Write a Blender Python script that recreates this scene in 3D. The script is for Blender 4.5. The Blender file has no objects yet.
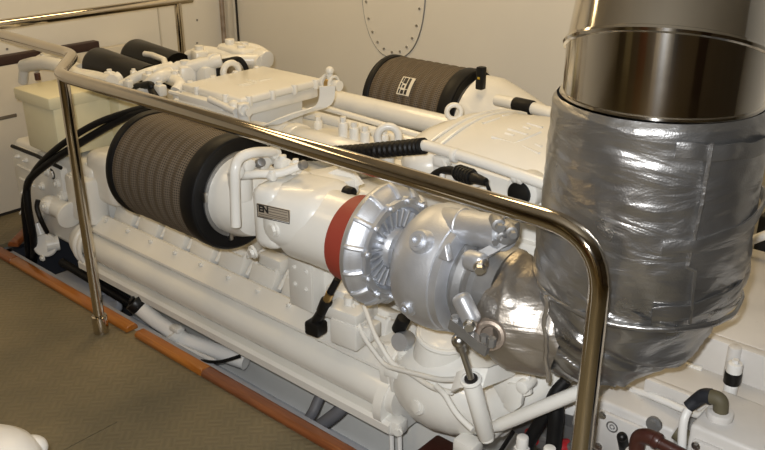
import bpy, bmesh, math, random
from mathutils import Vector, Matrix, noise
random.seed(7)
PI = math.pi
sc = bpy.context.scene
COL = sc.collection

# ------------------------------------------------------------------ camera model (metres, floor z=0, engine runs along X)
F, PITCH, HEAD, EYE = 840.0, math.radians(23.2), math.radians(131), 1.6
CP, SP = math.cos(PITCH), math.sin(PITCH)
HX, HY = math.cos(HEAD), math.sin(HEAD)

def A(px, py, x=None, y=None, z=None):
    """point of the place seen at a pixel, on the plane x=, y= or z="""
    u, v = px - 382.5, py - 225.0
    up, fw = -v*CP - F*SP, F*CP - v*SP
    d = (HX*fw + HY*u, HY*fw - HX*u, up)
    t = x/d[0] if x is not None else y/d[1] if y is not None else (z-EYE)/d[2]
    return Vector((d[0]*t, d[1]*t, EYE + d[2]*t))

cam = bpy.data.objects.new('camera', bpy.data.cameras.new('camera')); COL.objects.link(cam)
cam.data.sensor_width = 36; cam.data.lens = F/765*36; cam.data.clip_start = .02
cam.location = (0, 0, EYE); cam.rotation_euler = (PI/2-PITCH, 0, HEAD-PI/2)
sc.camera = cam

# ------------------------------------------------------------------ materials
def mat(name, col, rough=.5, metal=0.0, var=0.0, vscale=6, bump=0.0, bscale=60, coat=0.0, rvar=0.0, spots=None, bdist=.002, spec=.5):
    m = bpy.data.materials.new(name); m.use_nodes = True
    nt = m.node_tree; b = nt.nodes['Principled BSDF']
    b.inputs['Base Color'].default_value = (*col, 1); b.inputs['Roughness'].default_value = rough
    b.inputs['Metallic'].default_value = metal; b.inputs['Coat Weight'].default_value = coat
    b.inputs['Specular IOR Level'].default_value = spec
    tc = nt.nodes.new('ShaderNodeTexCoord')
    def nz(scale, detail=4):
        n = nt.nodes.new('ShaderNodeTexNoise'); n.inputs['Scale'].default_value = scale; n.inputs['Detail'].default_value = detail
        nt.links.new(tc.outputs['Object'], n.inputs['Vector']); return n
    if var:
        n = nz(vscale); r = nt.nodes.new('ShaderNodeValToRGB')
        r.color_ramp.elements[0].position = .3; r.color_ramp.elements[1].position = .7
        r.color_ramp.elements[0].color = (*[c*(1-var) for c in col], 1); r.color_ramp.elements[1].color = (*[min(1, c*(1+var*.6)) for c in col], 1)
        nt.links.new(n.outputs['Fac'], r.inputs['Fac']); out = r.outputs['Color']
        if spots:
            n2 = nz(spots[1], 6); r2 = nt.nodes.new('ShaderNodeValToRGB')
            r2.color_ramp.elements[0].position = spots[2]; r2.color_ramp.elements[1].position = spots[2]+.12
            mx = nt.nodes.new('ShaderNodeMix'); mx.data_type = 'RGBA'
            mx.inputs['B'].default_value = (*spots[0], 1)
            nt.links.new(n2.outputs['Fac'], r2.inputs['Fac']); nt.links.new(r2.outputs['Color'], mx.inputs['Factor'])
            nt.links.new(out, mx.inputs['A']); out = mx.outputs['Result']
        nt.links.new(out, b.inputs['Base Color'])
    if rvar:
        n = nz(9); mr = nt.nodes.new('ShaderNodeMapRange')
        mr.inputs['To Min'].default_value = max(.02, rough-rvar); mr.inputs['To Max'].default_value = rough+rvar
        nt.links.new(n.outputs['Fac'], mr.inputs['Value']); nt.links.new(mr.outputs['Result'], b.inputs['Roughness'])
    if bump:
        n = nz(bscale, 5); bp = nt.nodes.new('ShaderNodeBump'); bp.inputs['Strength'].default_value = bump; bp.inputs['Distance'].default_value = bdist
        nt.links.new(n.outputs['Fac'], bp.inputs['Height']); nt.links.new(bp.outputs['Normal'], b.inputs['Normal'])
    return m

M = {}
M['white'] = mat('engine_white_paint', (.77, .76, .715), .30, var=.05, vscale=5, bump=.15, bscale=45, coat=.25)
M['cream'] = mat('cream_paint', (.72, .675, .47), .38, var=.05, vscale=4, bump=.1, bscale=40, coat=.15)
M['whiteplastic'] = mat('white_enamel', (.78, .77, .74), .35, var=.05, bump=.08)
M['dirtywhite'] = mat('scuffed_white_paint', (.64, .62, .59), .42, var=.08, vscale=8, bump=.12, spots=((.30, .24, .18), 26, .70))
M['wall'] = mat('wall_paint', (.76, .735, .67), .42, var=.03, vscale=1.5, bump=.05, bscale=8)
M['dimwall'] = mat('dim_rear_wall_and_slot', (.16, .135, .105), .55, var=.1, vscale=2)  # rear walls coloured dark so the metal mirrors a dim room; also slot grey
M['ceil'] = mat('ceiling_paint', (.42, .38, .31), .6, var=.05, vscale=2)  # toned down with the rear walls to darken what the metal mirrors
M['panel'] = mat('panel_paint', (.66, .62, .54), .5, var=.03, vscale=2)
M['steel'] = mat('polished_stainless', (.62, .56, .47), .09, 1, rvar=.03)
M['duct'] = mat('polished_duct_steel', (.62, .59, .54), .12, 1, bump=.08, bscale=4, bdist=.01, rvar=.03)
_b = M['duct'].node_tree.nodes['Principled BSDF']; _b.inputs['Anisotropic'].default_value = .8; _b.inputs['Anisotropic Rotation'].default_value = .25
_t = M['duct'].node_tree.nodes.new('ShaderNodeTangent'); _t.direction_type = 'RADIAL'; _t.axis = 'Z'; M['duct'].node_tree.links.new(_t.outputs['Tangent'], _b.inputs['Tangent'])
M['cast'] = mat('cast_aluminium', (.64, .66, .70), .44, .8, var=.10, vscale=14, bump=.35, bscale=220, bdist=.0012)
M['castdark'] = mat('dull_cast_metal', (.34, .34, .34), .45, .8, var=.15, vscale=18, bump=.25, bscale=150, bdist=.001)
M['bolt'] = mat('plated_bolt', (.55, .54, .52), .28, 1)
M['brass'] = mat('brass_fitting', (.55, .38, .16), .35, .9)
M['rust'] = mat('heat_stained_steel', (.40, .33, .27), .5, .7, var=.35, vscale=18, bump=.3, bscale=90, spots=((.22, .12, .07), 22, .6))
M['rubber'] = mat('black_rubber', (.0045, .0045, .005), .5, spec=.28, bump=.15, bscale=70)
M['drum'] = mat('black_drum_paint', (.004, .0035, .003), .3, spec=.22)
M['plasticblack'] = mat('black_plastic', (.006, .006, .006), .38, spec=.35)
M['red'] = mat('red_silicone', (.30, .045, .028), .5, var=.1)
M['redknob'] = mat('red_plastic', (.35, .015, .02), .35)
M['brownpipe'] = mat('brown_painted_pipe', (.062, .020, .014), .35, var=.15)
M['olive'] = mat('khaki_tape_wrap', (.11, .095, .055), .65, var=.2, bump=.3)
M['blueblack'] = mat('dark_wrapped_hose', (.016, .018, .024), .55, bump=.4, bscale=60, bdist=.004)
M['hull'] = mat('bilge_paint', (.40, .41, .44), .55, var=.12, vscale=5, bump=.1, spots=((.28, .26, .24), 9, .62))
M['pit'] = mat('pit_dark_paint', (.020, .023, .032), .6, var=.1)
M['greyhose'] = mat('grey_braided_hose', (.13, .13, .14), .55, bump=.4, bscale=200)
M['brownstrip'] = mat('brown_rubbing_strip', (.045, .022, .018), .55, var=.15)
M['label'] = mat('label_white', (.70, .66, .56), .5)
M['labelgrey'] = mat('nameplate_metal', (.44, .38, .30), .45, .2, var=.08)
M['ink'] = mat('label_ink', (.015, .013, .012), .5)
M['inkline'] = mat('label_fine_print', (.12, .10, .08), .5)
M['yellow'] = mat('indicator_yellow', (.55, .38, .04), .4)
M['window'] = mat('indicator_window', (.25, .27, .31), .25)
M['darkcab'] = mat('black_cabinet', (.012, .012, .013), .4)
M['lampbody'] = mat('lamp_body', (.6, .58, .52), .5)

def silver(name, col, rough, wscale, fold=.5):
    """aluminised glass cloth: metal film with a fine weave, long folds and crinkles"""
    m = mat(name, col, rough, .92)
    nt = m.node_tree; b = nt.nodes['Principled BSDF']; tc = nt.nodes['Texture Coordinate']
    mp = nt.nodes.new('ShaderNodeMapping'); mp.inputs['Scale'].default_value = (1, 1, 3.4)
    nt.links.new(tc.outputs['Object'], mp.inputs['Vector'])
    n1 = nt.nodes.new('ShaderNodeTexNoise'); n1.inputs['Scale'].default_value = 6; n1.inputs['Detail'].default_value = 3; n1.inputs['Distortion'].default_value = .9
    nt.links.new(mp.outputs['Vector'], n1.inputs['Vector'])
    n2 = nt.nodes.new('ShaderNodeTexVoronoi'); n2.inputs['Scale'].default_value = wscale
    nt.links.new(tc.outputs['Object'], n2.inputs['Vector'])
    b1 = nt.nodes.new('ShaderNodeBump'); b1.inputs['Strength'].default_value = fold; b1.inputs['Distance'].default_value = .02
    b2 = nt.nodes.new('ShaderNodeBump'); b2.inputs['Strength'].default_value = .16; b2.inputs['Distance'].default_value = .0015
    nt.links.new(n1.outputs['Fac'], b1.inputs['Height']); nt.links.new(n2.outputs['Distance'], b2.inputs['Height'])
    nt.links.new(b1.outputs['Normal'], b2.inputs['Normal']); nt.links.new(b2.outputs['Normal'], b.inputs['Normal'])
    n3 = nt.nodes.new('ShaderNodeTexNoise'); n3.inputs['Scale'].default_value = 5; n3.inputs['Detail'].default_value = 4
    nt.links.new(tc.outputs['Object'], n3.inputs['Vector'])
    mr = nt.nodes.new('ShaderNodeMapRange'); mr.inputs['To Min'].default_value = rough-.1; mr.inputs['To Max'].default_value = rough+.14
    nt.links.new(n3.outputs['Fac'], mr.inputs['Value']); nt.links.new(mr.outputs['Result'], b.inputs['Roughness'])
    rc = nt.nodes.new('ShaderNodeValToRGB')
    rc.color_ramp.elements[0].position = .35; rc.color_ramp.elements[1].position = .68
    rc.color_ramp.elements[0].color = (*[c*.72 for c in col], 1); rc.color_ramp.elements[1].color = (*col, 1)
    nt.links.new(n3.outputs['Fac'], rc.inputs['Fac']); nt.links.new(rc.outputs['Color'], b.inputs['Base Color'])
    return m
M['silver'] = silver('aluminised_cloth', (.46, .455, .45), .28, 260, .34)
M['foil'] = silver('wrapped_foil', (.55, .51, .46), .40, 180, .3)

def mesh_material():
    """perforated metal sleeve of the air filter: rows of dots on a brown-grey base, laid out on the sleeve's UV"""
    m = mat('filter_perforated_sleeve', (.085, .068, .05), .62, .15, spec=.3)
    nt = m.node_tree; b = nt.nodes['Principled BSDF']
    uv = nt.nodes.new('ShaderNodeTexCoord')
    v = nt.nodes.new('ShaderNodeTexVoronoi'); v.inputs['Scale'].default_value = 1; v.inputs['Randomness'].default_value = 0.0
    mp = nt.nodes.new('ShaderNodeMapping'); mp.inputs['Scale'].default_value = (140, 64, 1); mp.inputs['Rotation'].default_value = (0, 0, 0)
    nt.links.new(uv.outputs['UV'], mp.inputs['Vector']); nt.links.new(mp.outputs['Vector'], v.inputs['Vector'])
    v.voronoi_dimensions = '2D'
    r = nt.nodes.new('ShaderNodeValToRGB')
    r.color_ramp.elements[0].position = .26; r.color_ramp.elements[0].color = (.012, .009, .007, 1)
    r.color_ramp.elements[1].position = .40; r.color_ramp.elements[1].color = (.165, .132, .096, 1)
    nt.links.new(v.outputs['Distance'], r.inputs['Fac']); nt.links.new(r.outputs['Color'], b.inputs['Base Color'])
    bp = nt.nodes.new('ShaderNodeBump'); bp.inputs['Strength'].default_value = .4; bp.inputs['Distance'].default_value = .002
    nt.links.new(v.outputs['Distance'], bp.inputs['Height']); nt.links.new(bp.outputs['Normal'], b.inputs['Normal'])
    return m
M['mesh'] = mesh_material()

def wood(name, c1, c2, rough=.3):
    m = mat(name, c1, rough, coat=.3)
    nt = m.node_tree; b = nt.nodes['Principled BSDF']; tc = nt.nodes['Texture Coordinate']
    mp = nt.nodes.new('ShaderNodeMapping'); mp.inputs['Scale'].default_value = (2.5, 40, 40)
    n = nt.nodes.new('ShaderNodeTexNoise'); n.inputs['Scale'].default_value = 2; n.inputs['Detail'].default_value = 5; n.inputs['Distortion'].default_value = .6
    r = nt.nodes.new('ShaderNodeValToRGB'); r.color_ramp.elements[0].color = (*c2, 1); r.color_ramp.elements[1].color = (*c1, 1)
    r.color_ramp.elements[0].position = .3; r.color_ramp.elements[1].position = .7
    nt.links.new(tc.outputs['Object'], mp.inputs['Vector']); nt.links.new(mp.outputs['Vector'], n.inputs['Vector'])
    nt.links.new(n.outputs['Fac'], r.inputs['Fac']); nt.links.new(r.outputs['Color'], b.inputs['Base Color'])
    return m
M['wood'] = wood('varnished_orange_wood', (.40, .145, .02), (.29, .09, .011))
M['wooddark'] = wood('varnished_red_wood', (.26, .085, .025), (.16, .045, .014))

def floor_material():
    """five-bar tread plate: groups of raised bars turned 90 degrees in a checker"""
    m = mat('tread_plate', (.27, .235, .165), .46)
    nt = m.node_tree; b = nt.nodes['Principled BSDF']; tc = nt.nodes['Texture Coordinate']; L = nt.links
    mp = nt.nodes.new('ShaderNodeMapping'); mp.inputs['Rotation'].default_value = (0, 0, math.radians(45))
    L.new(tc.outputs['Object'], mp.inputs['Vector'])
    ck = nt.nodes.new('ShaderNodeTexChecker'); ck.inputs['Scale'].default_value = 23
    L.new(mp.outputs['Vector'], ck.inputs['Vector'])
    ws = []
    for d in ('X', 'Y'):
        w = nt.nodes.new('ShaderNodeTexWave'); w.wave_type = 'BANDS'; w.bands_direction = d; w.inputs['Scale'].default_value = 23*4/(2*PI)*PI/3.1
        L.new(mp.outputs['Vector'], w.inputs['Vector']); ws.append(w)
    mx = nt.nodes.new('ShaderNodeMix'); mx.data_type = 'FLOAT'
    L.new(ck.outputs['Fac'], mx.inputs['Factor']); L.new(ws[0].outputs['Fac'], mx.inputs['A']); L.new(ws[1].outputs['Fac'], mx.inputs['B'])
    bp = nt.nodes.new('ShaderNodeBump'); bp.inputs['Strength'].default_value = .45; bp.inputs['Distance'].default_value = .002
    L.new(mx.outputs['Result'], bp.inputs['Height']); L.new(bp.outputs['Normal'], b.inputs['Normal'])
    n = nt.nodes.new('ShaderNodeTexNoise'); n.inputs['Scale'].default_value = 3.5; n.inputs['Detail'].default_value = 6
    L.new(tc.outputs['Object'], n.inputs['Vector'])
    r = nt.nodes.new('ShaderNodeValToRGB')
    r.color_ramp.elements[0].position = .35; r.color_ramp.elements[0].color = (.155, .130, .078, 1)
    r.color_ramp.elements[1].position = .68; r.color_ramp.elements[1].color = (.215, .174, .100, 1)
    L.new(n.outputs['Fac'], r.inputs['Fac'])
    m2 = nt.nodes.new('ShaderNodeMix'); m2.data_type = 'RGBA'; m2.blend_type = 'MULTIPLY'; m2.inputs['Factor'].default_value = .12
    L.new(r.outputs['Color'], m2.inputs['A']); L.new(mx.outputs['Result'], m2.inputs['B']); L.new(m2.outputs['Result'], b.inputs['Base Color'])
    return m
M['floor'] = floor_material()

# ------------------------------------------------------------------ mesh builder
def frame(d):
    d = Vector(d).normalized()
    a = Vector((0, 0, 1)) if abs(d.z) < .92 else Vector((1, 0, 0))
    u = d.cross(a).normalized(); v = d.cross(u).normalized()
    return d, u, v

def spline(pts, k=6):
    pts = [Vector(p) for p in pts]
    if len(pts) < 3: return pts
    out = []
    for i in range(len(pts)-1):
        p0 = pts[max(i-1, 0)]; p1 = pts[i]; p2 = pts[i+1]; p3 = pts[min(i+2, len(pts)-1)]
        for j in range(k):
            t = j/k
            out.append(.5*((2*p1) + (p2-p0)*t + (2*p0-5*p1+4*p2-p3)*t*t + (3*p1-p0-3*p2+p3)*t**3))
    return out + [pts[-1]]

def rounded(pts, rad, k=6):
    """polyline with its inner corners rounded"""
    pts = [Vector(p) for p in pts]; out = [pts[0]]
    for i in range(1, len(pts)-1):
        a, b, c = pts[i-1], pts[i], pts[i+1]
        r = min(rad, (a-b).length*.48, (c-b).length*.48)
        p, q = b+(a-b).normalized()*r, b+(c-b).normalized()*r
        for j in range(k+1):
            t = j/k; out.append(p*(1-t)**2 + b*2*t*(1-t) + q*t*t)
    return out + [pts[-1]]

class MB:
    def __init__(self): self.bm = bmesh.new(); self.uv = None
    def box(self, c, s, rz=0, bev=0, seg=2, rot=None):
        t = bmesh.new(); bmesh.ops.create_cube(t, size=1)
        bmesh.ops.scale(t, vec=s, verts=t.verts)
        if bev: bmesh.ops.bevel(t, geom=list(t.edges), offset=min(bev, min(s)*.49), segments=seg, profile=.5, affect='EDGES', clamp_overlap=True)
        m = rot.to_4x4() if rot is not None else Matrix.Rotation(rz, 4, 'Z')
        bmesh.ops.transform(t, matrix=Matrix.Translation(Vector(c)) @ m, verts=t.verts)
        self._add(t); return self
    def _add(self, t):
        me = bpy.data.meshes.new('tmp'); t.to_mesh(me); t.free(); self.bm.from_mesh(me); bpy.data.meshes.remove(me)
    def lathe(self, prof, p, d, n=32, uv=False, start=None):
        """prof = [(distance along d, radius)]"""
        d, u, v = frame(d); p = Vector(p); bm = self.bm; rings = []
        for a, r in prof:
            c = p + d*a
            if r < 1e-6: rings.append([bm.verts.new(c)])
            else: rings.append([bm.verts.new(c + (u*math.cos(2*PI*i/n) + v*math.sin(2*PI*i/n))*r) for i in range(n)])
        L = (bm.loops.layers.uv.get('UVMap') or bm.loops.layers.uv.new('UVMap')) if uv else None
        tot = prof[-1][0]-prof[0][0] or 1
        for k in range(len(rings)-1):
            A_, B_ = rings[k], rings[k+1]
            for i in range(n):
                j = (i+1) % n
                if len(A_) == 1 and len(B_) == 1: continue
                if len(A_) == 1: f = bm.faces.new((A_[0], B_[i], B_[j]))
                elif len(B_) == 1: f = bm.faces.new((A_[i], B_[0], A_[j]))
                else:
                    f = bm.faces.new((A_[i], B_[i], B_[j], A_[j]))
                    if L:
                        w = [(i/n, (prof[k][0]-prof[0][0])/tot), (i/n, (prof[k+1][0]-prof[0][0])/tot), ((i+1)/n, (prof[k+1][0]-prof[0][0])/tot), ((i+1)/n, (prof[k][0]-prof[0][0])/tot)]
                        for lp, q in zip(f.loops, w): lp[L].uv = q
        return self
    def cyl(self, a, b, r, r2=None, n=20, bev=0):
        a, b = Vector(a), Vector(b); l = (b-a).length; r2 = r if r2 is None else r2
        e = min(bev, l*.4, r*.6, r2*.6 if r2 > 0 else 0)
        if e: pr = [(0, 0), (0, r-e), (e*.3, r-e*.3), (e, r), (l-e, r2), (l-e*.3, r2-e*.3), (l, r2-e), (l, 0)]
        else: pr = [(0, 0), (0, r), (l, r2), (l, 0)]
        return self.lathe(pr, a, b-a, n)
    def tube(self, pts, r, n=10, caps=True, radii=None):
        pts = [Vector(p) for p in pts]; bm = self.bm; rings = []
        d0 = (pts[1]-pts[0]).normalized(); _, u, v = frame(d0)
        for i, p in enumerate(pts):
            if i == 0: d = pts[1]-pts[0]
            elif i == len(pts)-1: d = pts[-1]-pts[-2]
            else: d = (pts[i+1]-pts[i]).normalized()+(pts[i]-pts[i-1]).normalized()
            d.normalize(); u = (u - d*u.dot(d)).normalized(); v = d.cross(u)
            rr = radii[i] if radii else (r(i) if callable(r) else r)
            rings.append([bm.verts.new(p+(u*math.cos(2*PI*k/n)+v*math.sin(2*PI*k/n))*rr) for k in range(n)])
        for a, b in zip(rings, rings[1:]):
            for k in range(n): bm.faces.new((a[k], a[(k+1) % n], b[(k+1) % n], b[k]))
        if caps: bm.faces.new(rings[0][::-1]); bm.faces.new(rings[-1])
        return self
    def prism(self, poly, o, ux, uy, depth, bev=0):
        """2-D polygon in the (ux, uy) plane at o, extruded by the vector depth"""
        t = bmesh.new(); o, ux, uy, depth = Vector(o), Vector(ux), Vector(uy), Vector(depth)
        vs = [t.verts.new(o+ux*a+uy*b) for a, b in poly]; f = t.faces.new(vs)
        r = bmesh.ops.extrude_face_region(t, geom=[f])
        bmesh.ops.translate(t, vec=depth, verts=[g for g in r['geom'] if isinstance(g, bmesh.types.BMVert)])
        bmesh.ops.recalc_face_normals(t, faces=t.faces)
        if bev: bmesh.ops.bevel(t, geom=list(t.edges), offset=bev, segments=2, profile=.5, affect='EDGES', clamp_overlap=True)
        self._add(t); return self
    def ball(self, c, s, rot=None, n=24):
        t = bmesh.new(); bmesh.ops.create_uvsphere(t, u_segments=n, v_segments=n//2, radius=1)
        bmesh.ops.scale(t, vec=s if hasattr(s, '__len__') else (s, s, s), verts=t.verts)
        m = rot.to_4x4() if rot is not None else Matrix()
        bmesh.ops.transform(t, matrix=Matrix.Translation(Vector(c)) @ m, verts=t.verts); self._add(t); return self
    def torus(self, c, d, R, r, n=36, k=10, arc=(0, 2*PI)):
        d, u, v = frame(d); c = Vector(c); full = abs(arc[1]-arc[0]-2*PI) < 1e-4
        pts = [c+(u*math.cos(arc[0]+(arc[1]-arc[0])*i/n)+v*math.sin(arc[0]+(arc[1]-arc[0])*i/n))*R for i in range(n+(0 if full else 1))]
        if not full: return self.tube(pts, r, k)
        bm = self.bm; rings = []
        for p in pts:
            e = (p-c).normalized()
            rings.append([bm.verts.new(p+(e*math.cos(2*PI*j/k)+d*math.sin(2*PI*j/k))*r) for j in range(k)])
        for i in range(n):
            a, b = rings[i], rings[(i+1) % n]
            for j in range(k): bm.faces.new((a[j], b[j], b[(j+1) % k], a[(j+1) % k]))
        return self
    def bolt(self, p, d, r=.009, h=.008):
        d = Vector(d).normalized(); p = Vector(p)
        self.cyl(p-d*.004, p+d*h*.3, r*1.5, n=14); self.cyl(p+d*h*.3, p+d*h, r, n=6); return self

WL = {}   # world position of every object's origin
def link(name, bm_or_me, m, parent=None, origin=None, flat=False, angle=38):
    if isinstance(bm_or_me, MB):
        bm = bm_or_me.bm; bmesh.ops.recalc_face_normals(bm, faces=bm.faces)
        me = bpy.data.meshes.new(name); bm.to_mesh(me); bm.free()
    else: me = bm_or_me
    if parent is not None: org = WL[parent.name]
    elif origin is not None: org = Vector(origin)
    else:
        xs, ys, zs = zip(*[v.co for v in me.vertices]); org = Vector(((min(xs)+max(xs))/2, (min(ys)+max(ys))/2, min(zs)))
    me.transform(Matrix.Translation(-org))
    if not flat:
        me.polygons.foreach_set('use_smooth', [True]*len(me.polygons)); me.set_sharp_from_angle(angle=math.radians(angle))
    o = bpy.data.objects.new(name, me); COL.objects.link(o); me.materials.append(M[m] if isinstance(m, str) else m)
    if parent is not None: o.parent = parent
    else: o.location = org
    WL[o.name] = org
    return o
part = link
def tag(o, label=None, cat=None, group=None, kind=None):
    if label: o['label'] = label
    if cat: o['category'] = cat
    if group: o['group'] = group
    if kind: o['kind'] = kind
    return o
def thing(name, label, cat, loc, group=None):
    o = bpy.data.objects.new(name, None); COL.objects.link(o); o.location = loc; o.empty_display_size = .05
    WL[o.name] = Vector(loc); return tag(o, label, cat, group)
NT = [0]
def struct(name, mb, m, **k):
    if name.startswith('trim'): NT[0] += 1; name = 'trim_%d' % NT[0]
    return tag(link(name, mb, m, **k), kind='structure')
def text_mesh(s, size, ext=.0008, bold=0):
    c = bpy.data.curves.new('t', 'FONT'); c.body = s; c.size = size; c.extrude = ext; c.offset = bold; c.align_x = 'CENTER'; c.align_y = 'CENTER'
    o = bpy.data.objects.new('t', c); COL.objects.link(o)
    me = bpy.data.meshes.new_from_object(o.evaluated_get(bpy.context.evaluated_depsgraph_get()))
    bpy.data.objects.remove(o); bpy.data.curves.remove(c); me.materials.clear(); return me
def place(me, o, x, z):
    """text plane: x = reading direction, z = normal"""
    x = Vector(x).normalized(); z = Vector(z).normalized(); y = z.cross(x)
    me.transform(Matrix.Translation(Vector(o)) @ Matrix((x, y, z)).transposed().to_4x4()); return me

# ================================================================== THE SETTING
XL, YB, XR, YF, ZC = -4.0, 3.23, 3.2, -4.2, 2.35
TY = 1.455          # front edge of the engine pit
# floor: plates round the pit with one slot between two plates
fl = MB()
def plate(x0, x1, y0, y1): fl.box(((x0+x1)/2, (y0+y1)/2, -.01), (x1-x0, y1-y0, .02))
plate(XL, -2.052, YF, TY); plate(-2.048, XR, YF, TY); plate(-2.052, -2.048, 1.095, TY)
plate(XL, -3.62, TY, YB); plate(.9, XR, TY, YB)
plate(-3.62, .9, 2.9, YB)
struct('floor', fl, 'floor', origin=(0, 0, -.02), flat=True)
# pit under the engine
b = MB()
b.box((-1.36, 1.5, -.36), (4.6, .06, .66)); struct('trim_pit_front', b, 'hull')
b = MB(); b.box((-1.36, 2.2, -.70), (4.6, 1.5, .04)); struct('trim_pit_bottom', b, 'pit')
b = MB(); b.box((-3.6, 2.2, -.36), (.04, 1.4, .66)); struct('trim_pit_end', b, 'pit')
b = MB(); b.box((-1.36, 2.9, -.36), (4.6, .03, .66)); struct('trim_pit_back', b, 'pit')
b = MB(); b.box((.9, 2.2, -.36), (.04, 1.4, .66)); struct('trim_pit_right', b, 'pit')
# sloping hull plate that shows in the gap
b = MB(); b.prism([(1.53, -.20), (2.5, -.42), (2.5, -.45), (1.53, -.23)], (-3.0, 0, 0), (0, 1, 0), (0, 0, 1), (3.6, 0, 0)); struct('trim_hull_plate', b, 'hull')
# walls, ceiling
b = MB(); b.box(((XL+XR)/2, YB+.03, ZC/2), (XR-XL+.2, .06, ZC)); wb = struct('wall_back', b, 'wall')
b = MB(); b.box((XL-.03, (YF+YB)/2, ZC/2), (.06, YB-YF, ZC)); struct('wall_left', b, 'wall')
b = MB(); b.box((XR+.03, (YF+YB)/2, ZC/2), (.06, YB-YF, ZC)); struct('wall_right', b, 'dimwall')
b = MB(); b.box(((XL+XR)/2, YF-.03, ZC/2), (XR-XL+.2, .06, ZC)); struct('wall_front', b, 'dimwall')
b = MB(); b.box(((XL+XR)/2, (YF+YB)/2, ZC+.03), (XR-XL+.2, YB-YF+.2, .06)); struct('ceiling', b, 'ceil')
b = MB(); b.box((-.9, YF+.02, 1.0), (.85, .04, 2.0), bev=.006); b.cyl((-.58, YF+.04, 1.0), (-.58, YF+.09, 1.0), .018, n=14); struct('reflection_slab_1', b, 'wooddark')  # dark slabs added out of view, giving the duct dark reflected bands
b = MB(); b.box((XR-.02, -.6, 1.0), (.04, .9, 2.0), bev=.006); b.cyl((XR-.04, -.25, 1.0), (XR-.09, -.25, 1.0), .018, n=14); struct('reflection_slab_2', b, 'brownstrip')
for n_, x_, w_ in ((3, -2.6, .8), (4, .75, .6), (5, 2.2, .9)):  # pale slabs added behind the camera as bright bands in the duct's reflection
    b = MB(); b.box((x_, YF+.02, 1.0), (w_, .04, 2.0), bev=.006); b.cyl((x_+w_*.38, YF+.04, 1.0), (x_+w_*.38, YF+.09, 1.0), .018, n=14); struct('reflection_slab_%d' % n_, b, 'whiteplastic' if n_ == 4 else 'cream')
# wall seams, corner batten, pole
b = MB(); x = A(160, 30, x=XL+.004); b.box((XL+.006, x.y, ZC/2), (.012, .006, ZC)); struct('trim_left_seam', b, 'panel')
b = MB(); x = A(238, 20, y=YB); b.box((x.x, YB-.005, ZC/2), (.008, .012, ZC)); struct('trim_back_seam', b, 'ink')
q = A(230, 20, y=YB-.02); b = MB(); b.box((q.x-.01, YB-.02, ZC/2), (.05, .04, ZC), bev=.01); struct('trim_corner_batten', b, 'panel')
q = A(223.5, 30, y=YB-.10); b = MB(); b.cyl((q.x, q.y, 0), (q.x, q.y, ZC), .014, n=16)
tag(link('vertical_conduit_pipe', b, 'rust'), 'thin brownish vertical pipe standing in the corner of the two walls', 'pipe')
# screws on the left wall
for (px, py) in ((197, 20), (197, 43), (106, 8), (7, 20), (7, 49), (140, 60)):
    b = MB(); q = A(px, py, x=XL); b.cyl((XL-.002, q.y, q.z), (XL+.003, q.y, q.z), .006, n=10); struct('trim_screw', b, 'castdark')
# oval hatch in the back wall with its ring of screws
t = thing('inspection_hatch', 'oval white inspection hatch edged with screws on the back wall', 'hatch', A(393, 56, y=YB))
hc = A(393, -20, y=YB); hx, hz = A(426, -20, y=YB).x-hc.x, hc.z-A(393, 58, y=YB).z
b = MB(); ov = []
for i in range(48):
    a = 2*PI*i/48; ca, sa = math.cos(a), math.sin(a)
    ov.append((hx*math.copysign(abs(ca)**.9, ca), hz*math.copysign(abs(sa)**.8, sa)))
b.prism(ov, (hc.x, YB+.01, hc.z), (1, 0, 0), (0, 0, 1), (0, -.0145, 0)); part('hatch_plate', b, 'wall', t)
b = MB(); b.tube([Vector((hc.x+x*1.0, YB-.002, hc.z+z*1.0)) for x, z in ov+ov[:1]], .0035, 6); part('hatch_seam', b, 'castdark', t)
for i in range(0, 48, 2):
    x, z = ov[i]; b = MB(); b.cyl((hc.x+x*.87, YB-.002, hc.z+z*.92), (hc.x+x*.87, YB-.0085, hc.z+z*.92), .0065, n=10); part('screw', b, 'bolt', t)
# lower bulkhead panel at the left with brown strip and slot
q = A(18, 208, x=XL+.06)
t = thing('bulkhead_panel', 'low cream bulkhead panel with a brown capping strip along the left wall', 'panel', (XL+.03, 2.0, 0))
z1 = A(50, 58, x=XL+.06).z
b = MB(); b.box((XL+.036, 1.6, .015+(z1-.015)/2), (.045, 1.9, z1-.015), bev=.004); part('panel_board', b, 'panel', t)
zt = A(50, 49, x=XL+.06).z
ye = A(100, 48, x=XL+.06).y; b = MB(); b.box((XL+.035, (ye+.65)/2, (z1+zt)/2), (.05, ye-.65, zt-z1), bev=.004); part('capping_strip', b, 'brownstrip', t)
b = MB(); b.box((XL+.03, 1.6, .012), (.05, 1.9, .03)); part('kick_strip', b, 'ink', t)
q = A(8, 117, x=XL+.06); b = MB(); b.box((XL+.058, q.y-.02, q.z), (.006, .13, .018), bev=.003); part('slot_handle', b, 'dimwall', t)
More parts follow.
